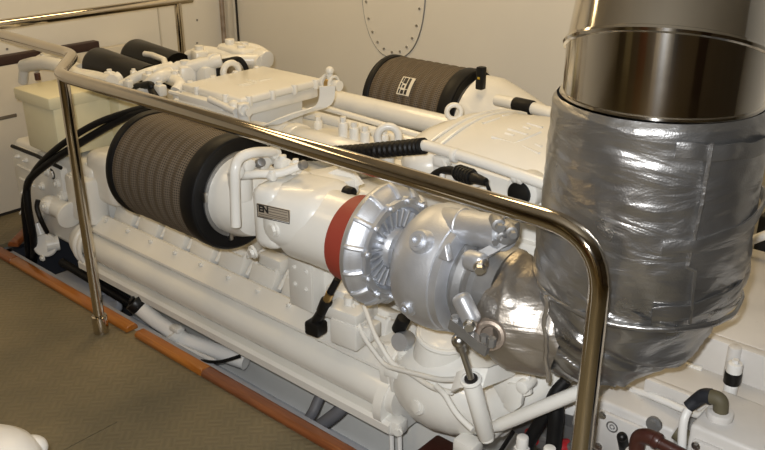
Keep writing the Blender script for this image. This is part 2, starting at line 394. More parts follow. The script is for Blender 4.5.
# wooden coaming round the pit
def plank(name, a, bq, m, w=.017, h=.026, sec=None):
    a, bq = Vector(a), Vector(bq); d = (bq-a).normalized(); s = Vector((-d.y, d.x, 0))
    if sec: s = sec
    b = MB(); b.prism([(-.034, .001), (w, .001), (w, h*.6), (w-.010, h), (-.024, h), (-.034, h*.6)], a, s, (0, 0, 1), bq-a, bev=.004); return struct(name, b, m)
S_ = Vector((0, 1, 0))
plank('trim_1', (-3.62, TY, 0), (-3.39, TY, 0), 'wooddark', sec=S_)
plank('trim_2', (-3.387, TY, 0), (-2.495, TY, 0), 'wood', sec=S_)
plank('trim_3', (-2.445, TY, 0), (-2.055, TY, 0), 'wood', sec=S_)
plank('trim_4', (-2.053, TY, 0), (-.60, TY, 0), 'wooddark', sec=S_)
plank('trim_5', (-3.555, TY+.06, 0), (-3.80, 1.79, 0), 'wooddark', sec=Vector((-.8, -.6, 0)))

# ================================================================== HANDRAIL
RZ, RR, RY = .965, .0215, 1.366
hr = thing('handrail', 'polished tubular handrail running in front of the engine and round its far end', 'handrail', (-2.57, RY, 0))
xe = A(603, 290, y=RY).x
path = rounded([(-3.60, 2.66, RZ+.012), (-3.60, 1.56, RZ+.012), (-2.85, 1.565, RZ), (-2.60, RY, RZ), (-2.0, RY, RZ)], .055, 8)[:-1]
path += rounded([(-2.0, RY, RZ), (xe, RY-.015, RZ), (xe, RY-.015, .02)], .13, 10)
b = MB(); b.tube(path, RR, 18); part('rail', b, 'steel', hr)
def post(x, y, top):
    b = MB(); b.cyl((x, y, .03), (x, y, top), .019, n=18); p = part('post', b, 'steel', hr)
    b = MB(); b.cyl((x, y, 0), (x, y, .072), .0285, n=22, bev=.004); c = part('post_socket', b, 'steel', p)
post(-2.575, RY, RZ-.005); post(-3.60, 2.575, RZ)
b = MB(); b.cyl((xe, RY-.015, 0), (xe, RY-.015, .06), .03, n=20, bev=.004); part('post_socket', b, 'steel', hr)

# ================================================================== THE ENGINE
ECY = 2.08
en = thing('marine_engine', 'large white painted diesel engine set in a floor pit behind the handrail', 'engine', (-2.1, ECY, -.4))
X0, X1 = -3.0, -1.22
prof = [(1.74, -.35), (1.76, .20), (1.88, .25), (1.88, .60), (1.96, .64), (2.20, .64), (2.28, .60), (2.28, .25), (2.40, .20), (2.42, -.35)]
b = MB(); b.prism([(p[0], p[1]) for p in prof], (X0, 0, 0), (0, 1, 0), (0, 0, 1), (X1-X0, 0, 0), bev=.012); part('engine_block', b, 'white', en)
# long casing on the near flank: lip, round gallery, groove, sloping panel
cs = [(1.56, .045), (1.545, .058), (1.545, .084), (1.556, .094), (1.598, .094)]
for i in range(11):
    a = math.radians(-60+i*13); cs.append((1.625-math.cos(a)*.068, .148+math.sin(a)*.060))
PZ = A(225, 269, y=1.66).z
cs += [(1.632, .210), (1.600, .216), (1.594, .224), (1.596, .232), (1.612, .238), (1.655, PZ), (1.668, PZ-.004), (1.668, .18), (1.72, .16), (1.72, .03), (1.60, .03)]
XC0, XC1 = -3.02, -1.32
b = MB(); b.prism(cs, (XC0, 0, 0), (0, 1, 0), (0, 0, 1), (XC1-XC0, 0, 0)); cas = part('flank_casing', b, 'white', en)
for i in range(11):
    x = -2.92+i*.155; b = MB(); b.bolt((x, 1.640, PZ-.009), (0, -.45, .89), .007, .010); part('casing_bolt', b, 'white', cas)
# rounded far end of the gallery
b = MB(); b.lathe([(0, .085), (-.02, .09), (-.06, .09), (-.10, .075), (-.12, .04), (-.125, 0)], (XC0+.02, 1.635, .14), (1, 0, 0), 28)
b.torus((XC0-.01, 1.635, .14), (1, 0, 0), .088, .012); b.torus((XC0+.03, 1.635, .14), (1, 0, 0), .092, .010); part('gallery_end_cap', b, 'white', en)
# valve covers under the filter, two banks
def vcover(x, s):
    s = 1 if s > 0 else -1
    y = ECY+s*(1.738-ECY)
    r = Matrix.Rotation(-s*math.radians(24), 3, 'X')
    b = MB(); b.box((x, y, .268), (.128, .115, .075), rot=r, bev=.010); c_ = Vector((x, y, .268)) + r @ Vector((0, 0, .045)); b.box(c_, (.092, .080, .026), rot=r, bev=.008)
    o = part('valve_cover', b, 'white', en)
    for dx, dy in ((-.053, -.046), (.053, -.046)):
        v = Vector((x, y, .268)) + r @ Vector((dx, dy, .037)); b = MB(); b.bolt(v, r @ Vector((0, 0, 1)), .007, .010); part('cover_bolt', b, 'white', o)
for i in range(9):
    vcover(-2.86+i*.168, 1)
for i in range(9): vcover(-2.86+i*.168, -1)
# injector lines between the covers
for i in range(8):
    x = -2.775+i*.168
    b = MB(); b.tube(spline([(x, 1.69, .27), (x+.01, 1.74, .335), (x+.03, 1.80, .37), (x+.04, 1.86, .42)]), .008, 8); part('injector_line', b, 'white', en)
# intake trunk on the top, with bolted lids, seen between the pipes
b = MB(); b.box((-2.0, 1.91, .58), (.95, .16, .13), bev=.03, seg=3); b.box((-2.0, 2.25, .60), (.95, .16, .13), bev=.03, seg=3); part('intake_manifold', b, 'white', en)
b = MB()
for (px, py, y, rr) in ((282, 124, 2.02, .085), (297, 128, 1.98, .088)):
    q = A(px, py+15, y=y); rr *= .8; b.lathe([(-.03, 0), (-.03, rr*.93), (-.02, rr), (.02, rr), (.03, rr*.93), (.03, 0)], q, (1, -.1, 0), 28)
q = A(325, 150, y=1.97); b.lathe([(-.14, 0), (-.14, .054), (-.13, .060), (.2, .060), (.22, .05), (.22, 0)], q, (1, 0, 0), 24); b.box(A(350, 146, y=2.0), (.34, .12, .05), bev=.012)
part('crossover_duct', b, 'white', en)
for (px, py, y) in ((343, 122, 2.0), (354, 127, 2.0), (318, 121, 2.1), (365, 131, 2.0), (384, 134, 2.0)):
    q = A(px, py, y=y); b = MB(); b.cyl(q-Vector((0, 0, .08)), q+Vector((0, 0, .0)), .017, n=14, bev=.004); b.cyl(q, q+Vector((0, 0, .018)), .011, n=6); part('injector_stud', b, 'white', en)
# flat bracket with a hanger, right of the control box
b = MB()
q0 = A(247, 118, y=1.88); q1 = A(300, 128, y=1.85); q2 = A(300, 110, y=2.0); q3 = A(322, 106, y=2.08); q4 = A(329, 88, y=2.12)
def ribbon(b, pts, w, th, wd=(0, 1, 0)):
    pts = [Vector(p) for p in pts]; wd = Vector(wd).normalized(); bm = b.bm; rows = []
    for i, p in enumerate(pts):
        d = (pts[min(i+1, len(pts)-1)]-pts[max(i-1, 0)]).normalized(); n = d.cross(wd).normalized()
        rows.append([bm.verts.new(p+wd*sx*w/2+n*sn*th/2) for sx, sn in ((-1, -1), (1, -1), (1, 1), (-1, 1))])
    for r0, r1 in zip(rows, rows[1:]):
        for k in range(4): bm.faces.new((r0[k], r0[(k+1) % 4], r1[(k+1) % 4], r1[k]))
    bm.faces.new(rows[0][::-1]); bm.faces.new(rows[-1])
ribbon(b, spline([A(248, 122, y=1.87), A(268, 125, y=1.89), A(284, 119, y=1.93), A(300, 113, y=1.97), A(317, 108, y=2.01), A(324, 104, y=2.03), A(327, 96, y=2.04), A(327, 86, y=2.04)], 5), .055, .006, (.55, .8, 0)); part('hanger_bracket', b, 'white', en)
# end cover of the engine with raised lettering
ec = MB()
xa, xb, ya, yb = -1.52, -.93, 1.86, 2.42
nx, ny = 14, 18; rows = []
def cover_z(u, v):
    return .815 + .085*math.sin(PI*min(max(v, 0), 1))**.75*(.55+.45*min(1, u*2.6)) - .02*u
for i in range(nx+1):
    u = i/nx; rows.append([ec.bm.verts.new((xa+(xb-xa)*u + .10*(1-math.sin(PI*j/ny))*(1-u), ya+(yb-ya)*j/ny, cover_z(u, j/ny))) for j in range(ny+1)])
low = [[ec.bm.verts.new((v.co.x, v.co.y, .70)) for v in r] for r in rows]
for i in range(nx):
    for j in range(ny): ec.bm.faces.new((rows[i][j], rows[i+1][j], rows[i+1][j+1], rows[i][j+1]))
for i in range(nx):
    ec.bm.faces.new((rows[i][0], low[i][0], low[i+1][0], rows[i+1][0])); ec.bm.faces.new((rows[i][ny], rows[i+1][ny], low[i+1][ny], low[i][ny]))
for j in range(ny):
    ec.bm.faces.new((rows[0][j], rows[0][j+1], low[0][j+1], low[0][j])); ec.bm.faces.new((rows[nx][j], low[nx][j], low[nx][j+1], rows[nx][j+1]))
top_cover = part('end_cover', ec, 'white', en, angle=50)
def on_cover(px, py):
    z = .86
    for _ in range(12):
        q = A(px, py, z=z); u = (q.x-xa)/(xb-xa); v = (q.y-ya)/(yb-ya); z = cover_z(min(max(u, 0), 1), v)
    return A(px, py, z=z)
for (a, c) in (((280, 275), (430, 320)), ((400, 215), (545, 260)), ((545, 175), (655, 207)), ((440, 325), (640, 240)), ((380, 245), (440, 265)), ((515, 200), (560, 215)), ((510, 345), (632, 400)), ((210, 175), (330, 135)), ((360, 120), (460, 95)), ((605, 330), (650, 350))):
    p, q = on_cover(455+a[0]/7.495, 100+a[1]/7.5), on_cover(455+c[0]/7.495, 100+c[1]/7.5)
    k = 8; pts = [on_cover(455+(a[0]+(c[0]-a[0])*i/k)/7.495, 100+(a[1]+(c[1]-a[1])*i/k)/7.5)+Vector((0, 0, -.002)) for i in range(k+1)]
    b = MB(); b.tube(pts, .006, 6); part('raised_letter_stroke', b, 'white', top_cover)
b = MB(); b.ball((-1.53, 2.13, .745), (.13, .24, .095)); part('cover_neck', b, 'white', top_cover)
for x_ in (-1.475, -1.435):
    b = MB(); b.tube([Vector((x_, ya+(yb-ya)*j/16, cover_z(max(0, (x_-xa)/(xb-xa)), j/16)+.001)) for j in range(1, 16)], .006, 8); part('cover_flange_edge', b, 'white', top_cover)
# cover skirt / housing below the cover
b = MB(); b.box((-1.20, 2.12, .58), (.56, .54, .27), bev=.02); b.box((-1.22, 1.852, .70), (.5, .03, .11), bev=.008); b.box((-1.12, 1.84, .60), (.20, .05, .12), bev=.012)
q = A(523, 192, y=1.81); b.cyl((q.x, 1.87, q.z), (q.x, 1.80, q.z), .048, n=28, bev=.006); part('flywheel_housing', b, 'white', en)
b = MB(); b.cyl((q.x-.004, 1.805, q.z-.003), (q.x-.004, 1.790, q.z-.003), .034, n=28, bev=.005); part('black_plug', b, 'plasticblack', en)
# lifting eyes
for (px, py, y, n_) in ((388, 137, 1.96, 0), (454, 112, 2.30, 1), (450, 176, 1.80, 2)):
    q = A(px, py, y=y); s = (1, .72, .62)[n_]
    b = MB(); b.torus(q, (.62, -.75, .15), .034*s if n_ < 2 else .022, .013*s, 28, 12); b.cyl(q-Vector((0, 0, .05*s)), q-Vector((0, 0, .10*s)), .022*s, n=14); part('lifting_eye', b, 'white', en)
# coolant pipe along the front of the cover and its couplings
pl = [A(422, 146, y=1.815), A(432, 147, y=1.815), A(490, 165, y=1.80), A(548, 185, y=1.80), A(580, 196, y=1.80)]
b = MB(); b.tube(spline(pl), .0165, 14); part('coolant_pipe', b, 'white', en)
for px in (455, 517, 522):
    q = A(px, 147+(px-432)*.325+1, y=1.805); b = MB(); b.cyl(q-Vector((.008, 0, 0)), q+Vector((.008, 0, 0)), .021, n=20, bev=.003); part('pipe_collar', b, 'white', en)
# long pipes along the far bank
b = MB(); b.tube([A(327, 98, y=2.40), A(458, 129, y=2.40)], .041, 20); part('far_bank_pipe', b, 'white', en)
b = MB(); b.tube([A(318, 106, y=2.30), A(425, 137, y=2.30)], .012, 10); b.tube([A(300, 112, y=2.28), A(415, 143, y=2.28)], .022, 12); part('far_bank_pipe', b, 'white', en)
# small fittings at the right of the control box
q = A(330, 84, y=2.2)
b = MB(); b.cyl(q-Vector((.045, 0, 0)), q+Vector((.05, 0, .0)), .020, n=14); b.torus(q+Vector((.02, 0, .005)), (1, 0, 0), .026, .006, 20, 8); b.torus(q-Vector((.02, 0, -.005)), (1, 0, 0), .026, .006, 20, 8)
b.cyl(q-Vector((0, 0, .02)), q+Vector((0, 0, .05)), .012, n=12); b.ball(q+Vector((0, 0, .05)), .016); part('pipe_union', b, 'white', en)
b = MB(); b.cyl(q-Vector((.012, 0, 0)), q+Vector((.012, 0, .0)), .0225, n=14); part('union_nut', b, 'brass', en)
# front gear housing at the far left end
b = MB(); xh = A(17, 165, y=1.63).x; b.box(((xh-2.97)/2, 1.86, .27), (-2.97-xh, .46, .42), bev=.025, seg=3); b.box((-3.04, 1.64, .34), (.17, .10, .20), bev=.02); b.box((-3.30, 1.625, .40), (.10, .03, .16), bev=.008)
for (px, py, y, r_) in ((52, 174, 1.60, .030), (70, 178, 1.60, .022), (60, 197, 1.59, .024)):
    q = A(px, py, y=y); b.cyl(q+Vector((0, .06, 0)), q, r_, n=20, bev=.006); b.cyl(q, q-Vector((0, .008, 0)), r_*.55, n=6)
part('gear_housing', b, 'white', en)
b = MB(); o_ = A(40, 185, y=1.60); b.prism([(A(px, py, y=1.60).x-o_.x, A(px, py, y=1.60).z-o_.z) for px, py in ((12, 147), (36, 157), (60, 170), (64, 198), (44, 214), (30, 232), (21, 222), (19, 196), (14, 172))], (o_.x, 1.60, o_.z), (1, 0, 0), (0, 0, 1), (0, .05, 0), bev=.008); gf = part('housing_flange', b, 'white', en)
for (px, py, r_) in ((48, 171, .022), (58, 183, .020), (43, 186, .017), (27, 160, .011), (19, 156, .010), (25, 192, .012), (24, 212, .012), (36, 172, .012)):
    q = A(px, py, y=1.60); b = MB(); b.cyl(q+Vector((0, .01, 0)), q-Vector((0, .014, 0)), r_, n=20, bev=.004); b.cyl(q-Vector((0, .014, 0)), q-Vector((0, .022, 0)), r_*.5, n=6); part('flange_boss', b, 'white', gf)
for (p_, q_) in (((18, 165), (36, 174)), ((20, 178), (34, 186))):
    b = MB(); b.tube([A(*p_, y=1.597), A(*q_, y=1.597)], .006, 8); part('flange_rib', b, 'white', gf)
b = MB(); q = A(47, 207, y=1.54); q2 = A(62, 214, y=1.56)
b.cyl(q+Vector((-.02, .03, 0)), q2+Vector((.03, .03, -.01)), .042, n=22, bev=.012); b.ball(q+Vector((-.01, .02, .0)), .042); b.bolt(q+Vector((.01, -.018, .01)), (0, -1, .1), .012, .012)
b.cyl(q2+Vector((.02, .02, .0)), q2+Vector((.035, .02, -.003)), .06, n=24, bev=.004); part('thermostat_elbow', b, 'white', en)
b = MB(); q = A(46, 245, y=1.58); b.lathe([(-.018, 0), (-.018, .046), (-.012, .052), (.012, .052), (.018, .046), (.018, 0)], q, (.75, -.6, .2), 28); b.cyl(q, q+Vector((.02, .05, .0)), .034, n=20); b.cyl(q+Vector((-.05, .0, .09)), q+Vector((-.02, .0, .02)), .018, n=14); b.bolt(q+Vector((.01, -.03, -.05)), (0, -1, 0), .010, .01); part('drain_flange', b, 'white', en)
# cooler housing left of the filter, with raised letters
b = MB(); q = A(97, 178, y=1.66); b.box(q+Vector((.03, .06, 0)), (.20, .15, .22), bev=.045, seg=4); oc = part('oil_cooler_housing', b, 'white', en)
for i in range(3):
    qq = A(87+i*3, 166+i*11, y=1.655); me = place(text_mesh('24', .03, .003), qq, (1, 0, -.25), (0, -1, 0)); part('raised_numerals', me, 'white', oc)
# carrier plate under the intake elbow
b = MB(); q0 = A(288, 255, y=1.60); q1 = A(311, 262, y=1.60); zb = A(300, 302, y=1.60).z
b.box(((q0.x+q1.x)/2, 1.605, (q0.z+zb)/2+.03), (q1.x-q0.x, .014, q0.z-zb+.10), bev=.003); b.box((q1.x, 1.66, (q0.z+zb)/2+.03), (.012, .12, q0.z-zb+.10), bev=.003)
cpn = part('carrier_plate', b, 'white', en)
for (px, py) in ((294, 267), (306, 272), (295, 284), (306, 290), (313, 259)):
    b = MB(); q = A(px, py, y=1.598); b.bolt(q, (0, -1, 0), .006, .007); part('plate_bolt', b, 'white', cpn)
# pipe stubs and blocks behind the carrier plate
b = MB(); q = A(330, 285, y=1.70); b.box(q, (.16, .10, .17), bev=.02); q = A(352, 300, y=1.66); b.box(q, (.14, .10, .10), bev=.015)
for (px, py) in ((318, 285), (335, 300)):
    q = A(px, py, y=1.64); b.cyl(q+Vector((0, .05, 0)), q, .02, n=16, bev=.004); b.cyl(q, q-Vector((0, .01, 0)), .011, n=6)
part('fuel_filter_block', b, 'white', en)
b = MB(); q = A(275, 262, y=1.74); b.box(q, (.12, .06, .06), bev=.015); part('pipe_junction', b, 'white', en)
# solenoid block with black connector on the casing
q = A(345, 333, y=1.56)
b = MB(); b.box(q+Vector((0, .03, .0)), (.10, .09, .085), rz=.1, bev=.008); b.box(q+Vector((-.015, .035, .055)), (.12, .09, .04), rz=.1, bev=.006); b.box(q+Vector((.075, .035, .02)), (.03, .06, .05), rz=.1, bev=.006)
b.cyl(q+Vector((-.02, .04, .07)), q+Vector((-.02, .04, .10)), .016, n=12); sb = part('solenoid_block', b, 'white', en)
b = MB(); q = A(316, 327, y=1.545); b.box(q, (.055, .05, .045), rz=.1, bev=.008); q2 = A(322, 312, y=1.55)
b.cyl(q+Vector((0, .0, .02)), q2, .016, n=14); b.cyl(q2, A(327, 300, y=1.55), .019, n=14, bev=.004); part('black_connector', b, 'plasticblack', sb)
b = MB(); b.cyl(A(327, 300, y=1.55), A(330, 293, y=1.55), .0125, n=12); part('brass_sleeve', b, 'brass', sb)
b = MB(); b.tube([A(330, 293, y=1.55), A(336, 282, y=1.56), A(340, 274, y=1.62)], .011, 12); part('connector_cable', b, 'rubber', sb)
# twin thin pipes descending to the right
for off in (0, 9):
    b = MB(); b.tube(rounded([A(353+off*1.2, 305, y=1.60), A(366+off, 336, y=1.56), A(384+off*.8, 365-off*.2, y=1.55), A(400+off*.5, 368+off*.55-3, y=1.55), A(430+off*.3, 380+off*.9, y=1.51), A(441+off*1.2, 388+off*.5, y=1.50)] if off else [A(353, 305, y=1.60), A(362, 335, y=1.56), A(385, 366, y=1.54), A(440, 380, y=1.50), A(465, 379, y=1.49)], .03, 5), .0075, 10)
    part('thin_fuel_pipe', b, 'white', en)
b = MB(); b.tube(rounded([A(436, 386, y=1.505), A(445, 394, y=1.49), A(456, 414, y=1.47), A(473, 430, y=1.46)], .03, 5), .0085, 10); part('thin_fuel_pipe', b, 'white', en)
b = MB(); q = A(392, 372, y=1.56); b.box(q, (.045, .02, .03), rz=.2, bev=.004); b.tube([q, A(394, 390, y=1.58)], .010, 8); part('pipe_clip', b, 'white', en)
# big water pump housing at the near end
q = A(446, 395, y=1.64)
pm = MB(); pm.lathe([(-.20, 0), (-.20, .085), (-.17, .085), (-.165, .078), (-.15, .092), (-.115, .116), (-.06, .136), (.0, .140), (.06, .130), (.11, .108), (.15, .090), (.19, .08), (.19, 0)], q+Vector((.0, .03, .02)), (1, .05, .0), 40)
pump = part('water_pump_housing', pm, 'white', en)
b = MB(); qa = A(416, 406, y=1.530); b.cyl(qa+Vector((0.01, .05, -.01)), qa, .028, n=26, bev=.005); b.cyl(qa, qa+Vector((-.001, -.006, .001)), .019, n=22, bev=.002); part('blank_boss', b, 'white', pump)
b = MB(); b.cyl(A(432, 395, y=1.65), A(443, 333, y=1.64), .082, .070, n=32, bev=.01); b.torus(A(443, 336, y=1.64), A(443, 333, y=1.64)-A(432, 395, y=1.65), .070, .008, 30, 8); part('riser_pipe', b, 'white', pump)
b = MB(); b.tube(spline([A(470, 405, y=1.66), A(500, 402, y=1.66), A(530, 385, y=1.68), A(555, 360, y=1.72)]), .07, 24); part('outlet_branch', b, 'white', pump)
b = MB(); b.lathe([(-.02, 0), (-.02, .10), (.012, .10), (.012, 0)], A(399, 398, y=1.64), (1, 0, 0), 28); q = A(397, 425, y=1.58); b.box(q, (.05, .05, .05), bev=.01); b.bolt(q+Vector((.02, -.02, 0)), (.4, -1, 0), .011, .012); part('pump_flange', b, 'white', pump)
b = MB(); q = A(468, 446, y=1.58); b.box(q, (.07, .06, .05), bev=.012); part('pump_foot', b, 'white', pump)
b = MB(); q = A(486, 436, y=1.55); b.cyl(q, q+Vector((0, .06, 0)), .022, n=14); b.bolt(q, (0, -1, 0), .013, .014); part('strut_clevis', b, 'white', pump)
b = MB(); b.prism([(0, 0), (.12, .05), (.13, .0), (.05, -.06)], A(487, 376, y=1.56), (1, 0, 0), (0, 0, 1), (0, .015, 0), bev=.003); b.prism([(0, 0), (.05, .02), (.045, -.05), (.02, -.08), (-.005, -.07)], A(506, 384, y=1.55), (1, 0, 0), (0, 0, 1), (0, .02, 0), bev=.003)
qq = A(521, 388, y=1.54); b.cyl(qq+Vector((0, .05, 0)), qq, .018, n=16, bev=.004); part('pump_gusset', b, 'white', pump)
# strut from the pump to the right
b = MB(); b.tube([A(492, 428, y=1.52), A(502, 424, y=1.52), A(586, 389, y=1.56)], .0175, 16, radii=[.012, .0175, .0175]); part('diagonal_strut', b, 'white', en)
b = MB(); b.box(A(398, 345, y=1.70), (.11, .08, .05), rz=.1, bev=.010); part('auxiliary_pump', b, 'white', en)
b = MB(); q = A(388, 352, y=1.64); b.box(q, (.07, .04, .03), bev=.006); b.cyl(q, q+Vector((0, 0, .03)), .014, n=14, bev=.003); part('pump_block', b, 'white', en)
b = MB(); q = A(404, 340, y=1.60); b.lathe([(-.02, 0), (-.02, .026), (.0, .03), (.03, .026), (.03, 0)], q, (.2, -1, .3), 20); part('sender_unit', b, 'cast', en)
b = MB(); q = A(408, 358, y=1.62); b.box(q, (.05, .05, .07), rz=.3, bev=.006); b.bolt(q+Vector((0, -.025, .01)), (0, -1, .0), .009, .01); part('pipe_block', b, 'white', en)
b = MB(); b.cyl(A(398, 330, y=1.60), A(404, 318, y=1.60), .02, n=16, bev=.003); part('rubber_coupling', b, 'rubber', en)

# ---- control box on the engine top
cx0, cx1, cy0, cy1 = -2.60, -2.255, 1.84, 2.25
cb = thing('control_box', 'flat white rectangular control box with bolted lid on top of the engine', 'control box', ((cx0+cx1)/2, (cy0+cy1)/2, .775))
b = MB(); b.box(((cx0+cx1)/2, (cy0+cy1)/2, .797), (cx1-cx0-.03, cy1-cy0-.03, .044), bev=.008); part('box_body', b, 'white', cb)
b = MB(); b.box(((cx0+cx1)/2, (cy0+cy1)/2, .834), (cx1-cx0, cy1-cy0, .030), bev=.011, seg=3); lid = part('box_lid', b, 'white', cb)
for i in range(4):
    y = cy0+.04+i*(cy1-cy0-.08)/3
    for x, s in ((cx1, 1), (cx0, -1)):
        b = MB(); b.cyl((x-s*.004, y, .815), (x-s*.004, y, .853), .012, n=14, bev=.003); part('lid_screw', b, 'white', lid)
for x in (cx0+.09, cx1-.09):
    b = MB(); b.cyl((x, cy0+.004, .815), (x, cy0+.004, .853), .012, n=14, bev=.003); part('lid_screw', b, 'white', lid)
for i, (dx, dy, w, l) in enumerate(((.04, .06, .012, .07), (.06, .06, .012, .07), (.02, .11, .05, .012), (.05, .15, .012, .06))):
    b = MB(); b.box(((cx0+cx1)/2-.03+dx, cy0+.10+dy, .849), (w, l, .004), bev=.0015); part('raised_mark', b, 'white', lid)
# lugs and pipe manifold at the box's near corner
b = MB()
q = A(243, 103, y=1.83); b.cyl(q, q+Vector((0, 0, -.07)), .022, n=14, bev=.004); b.ball(q+Vector((-.05, 0, -.02)), .022); b.cyl(q+Vector((-.09, 0, -.03)), q+Vector((.03, 0, -.03)), .014, n=12); b.torus(q+Vector((.015, -.01, -.02)), (1, -.3, 0), .018, .006, 18, 8)
b.cyl(q+Vector((-.16, -.02, -.01)), q+Vector((-.02, -.02, -.03)), .012, n=12); part('corner_union', b, 'white', en)
b = MB(); b.tube([A(170, 92, y=1.83), A(240, 111, y=1.83)], .009, 8); b.tube([A(176, 101, y=1.81), A(236, 117, y=1.81)], .011, 8); b.tube([A(185, 92, y=1.85), A(232, 107, y=1.85)], .014, 8); part('fuel_rail', b, 'white', en)
q = A(205, 104, y=1.83); b = MB(); b.box(q, (.26, .05, .05), bev=.01); part('fuel_rail_bracket', b, 'white', en)
# flat pressed cover below the box
b = MB(); b.box((-2.42, 2.06, .70), (.20, .28, .15), bev=.010); part('box_pedestal', b, 'white', en)

# ---- pipes and fittings beyond the control box (front end of the engine)
def pipe(pts, r, name='engine_pipe', m='white', k=5, smooth=True):
    b = MB(); b.tube(spline([A(*p[:2], y=p[2]) for p in pts], k) if smooth else [A(*p[:2], y=p[2]) for p in pts], r, 12); return part(name, b, m, en)
pipe([(24, 66, 1.80), (40, 63, 1.80), (60, 66, 1.80), (84, 78, 1.80), (112, 82, 1.80)], .030)
pipe([(34, 68, 1.90), (42, 60, 1.92), (58, 61, 1.95), (80, 70, 1.95)], .028)
pipe([(72, 72, 1.85), (95, 76, 1.85), (112, 80, 1.85), (120, 76, 1.88)], .022)
pipe([(23, 82, 1.8), (24, 68, 1.80)], .022, smooth=False)
pipe([(118, 88, 1.85), (135, 78, 1.90), (150, 72, 1.95), (172, 66, 2.05)], .020)
pipe([(140, 96, 1.84), (150, 84, 1.86), (162, 76, 1.90), (175, 72, 2.0)], .026)
pipe([(160, 72, 1.95), (185, 68, 2.0), (205, 64, 2.05), (222, 60, 2.10)], .027)
for px, py, y, r_ in ((178, 69.5, 1.985, .032), (200, 65.5, 2.04, .031), (212, 62, 2.07, .033)):
    q = A(px, py, y=y); b = MB(); b.cyl(q-Vector((.010, -.008, 0)), q+Vector((.010, .008, .002)), r_, n=18, bev=.003); part('pipe_collar', b, 'white', en)
pipe([(145, 54, 2.20), (152, 55, 2.20), (164, 60, 2.15), (168, 72, 2.10)], .014, smooth=False)
pipe([(168, 78, 1.95), (180, 84, 1.92), (176, 92, 1.88)], .024)
pipe([(190, 57, 2.35), (205, 53, 2.35), (228, 57, 2.35), (262, 63, 2.35)], .033)
b = MB(); q = A(238, 55, y=2.38); b.box(q, (.20, .10, .085), rz=-.1, bev=.02, seg=3); b.cyl(q+Vector((-.05, 0, .03)), q+Vector((-.05, 0, .065)), .022, n=14, bev=.004); b.cyl(q+Vector((.05, -.02, .03)), q+Vector((.05, -.02, .055)), .018, n=14, bev=.004); part('valve_casting', b, 'white', en)
b = MB(); q = A(262, 58, y=2.38); b.cyl(q-Vector((.03, 0, 0)), q+Vector((.035, 0, -.005)), .040, n=20, bev=.006); part('end_plug', b, 'white', en)
pipe([(222, 50, 2.45), (240, 48, 2.45), (256, 51, 2.45), (266, 57, 2.45)], .030)
pipe([(195, 66, 2.2), (225, 61, 2.25), (258, 60, 2.35)], .026)
for (px, py, y, s) in ((44, 60, 1.92, .03), (66, 62, 1.95, .03), (110, 76, 1.86, .026), (134, 74, 1.92, .02), (128, 84, 1.86, .022), (150, 80, 1.9, .035), (186, 74, 2.0, .05), (205, 74, 2.05, .05), (176, 80, 1.95, .035), (160, 90, 1.86, .03), (245, 52, 2.42, .04), (200, 58, 2.3, .05), (178, 97, 1.84, .02), (140, 88, 1.86, .02)):
    b = MB(); q = A(px, py, y=y); b.box(q, (s*1.7, s*1.3, s*1.5), rz=random.uniform(-.4, .4), bev=s*.3); b.cyl(q, q+Vector((0, 0, s*1.1)), s*.4, n=10); part('pipe_fitting', b, 'white', en)
b = MB(); q = A(231, 72, y=2.10); b.torus(q, (1, -.1, 0), .036, .013, 26, 10); b.cyl(q-Vector((.03, 0, .03)), q+Vector((.03, 0, -.03)), .02, n=12); part('hose_clamp_ring', b, 'white', en)
b = MB(); b.tube(spline([A(198, 79, y=2.03), A(203, 69.5, y=2.05), A(213, 63.5, y=2.08), A(226, 61, y=2.12), A(238, 59, y=2.17), A(244, 64, y=2.19), A(247, 71, y=2.20)]), .011, 10)
tag(link('black_arched_hose', b, 'rubber'), 'thin black hose arching over white pipes behind the control box', 'hose')
b = MB(); q = A(216, 72, y=2.09); b.cyl(q+Vector((0, 0, -.03)), q+Vector((.0, .0, .03)), .024, n=18, bev=.004); part('black_sensor_plug', b, 'plasticblack', en)
b = MB(); b.tube(spline([A(137, 87, y=1.84), A(150, 85, y=1.84), A(152, 90, y=1.84), A(156, 98, y=1.83)]), .016, 12); part('black_elbow_sleeve', b, 'rubber', en)
# expansion tank at the far left
q0, q1 = A(13, 85, y=1.58), A(49, 98, y=1.58)
tk = thing('coolant_tank', 'cream header tank with a thick lid at the far left end of the engine', 'tank', ((q0.x+q1.x)/2, 1.75, .48))
zt = (q0.z+q1.z)/2-.005; w = q1.x-q0.x; TB = .50
b = MB(); b.box(((q0.x+q1.x)/2+.01, 1.76, (zt+TB)/2-.01), (w-.03, .34, zt-TB-.02), bev=.012); part('tank_body', b, 'cream', tk)
b = MB(); b.box(((q0.x+q1.x)/2, 1.76, zt-.026), (w, .37, .052), bev=.010); part('tank_lid', b, 'cream', tk)
x2 = A(117, 105, y=1.84).x
b = MB(); b.box(((q1.x+x2)/2, 1.93, .56), (x2-q1.x+.02, .18, .30), bev=.008); part('tank_rear_section', b, 'cream', tk)
b = MB(); q = A(100, 112, y=1.838); b.torus((q.x, 1.838, q.z), (0, 1, 0), .03, .003, 28, 6); b.torus((q.x, 1.838, q.z), (0, 1, 0), .012, .002, 20, 6); part('tank_emblem_ring', b, 'white', tk)
b = MB(); q = A(38, 80, y=1.70); b.cyl(q, q+Vector((0, 0, .03)), .012, n=12); b.box(q+Vector((0, 0, .02)), (.035, .012, .014), bev=.003); part('drain_cock', b, 'brownpipe', tk)

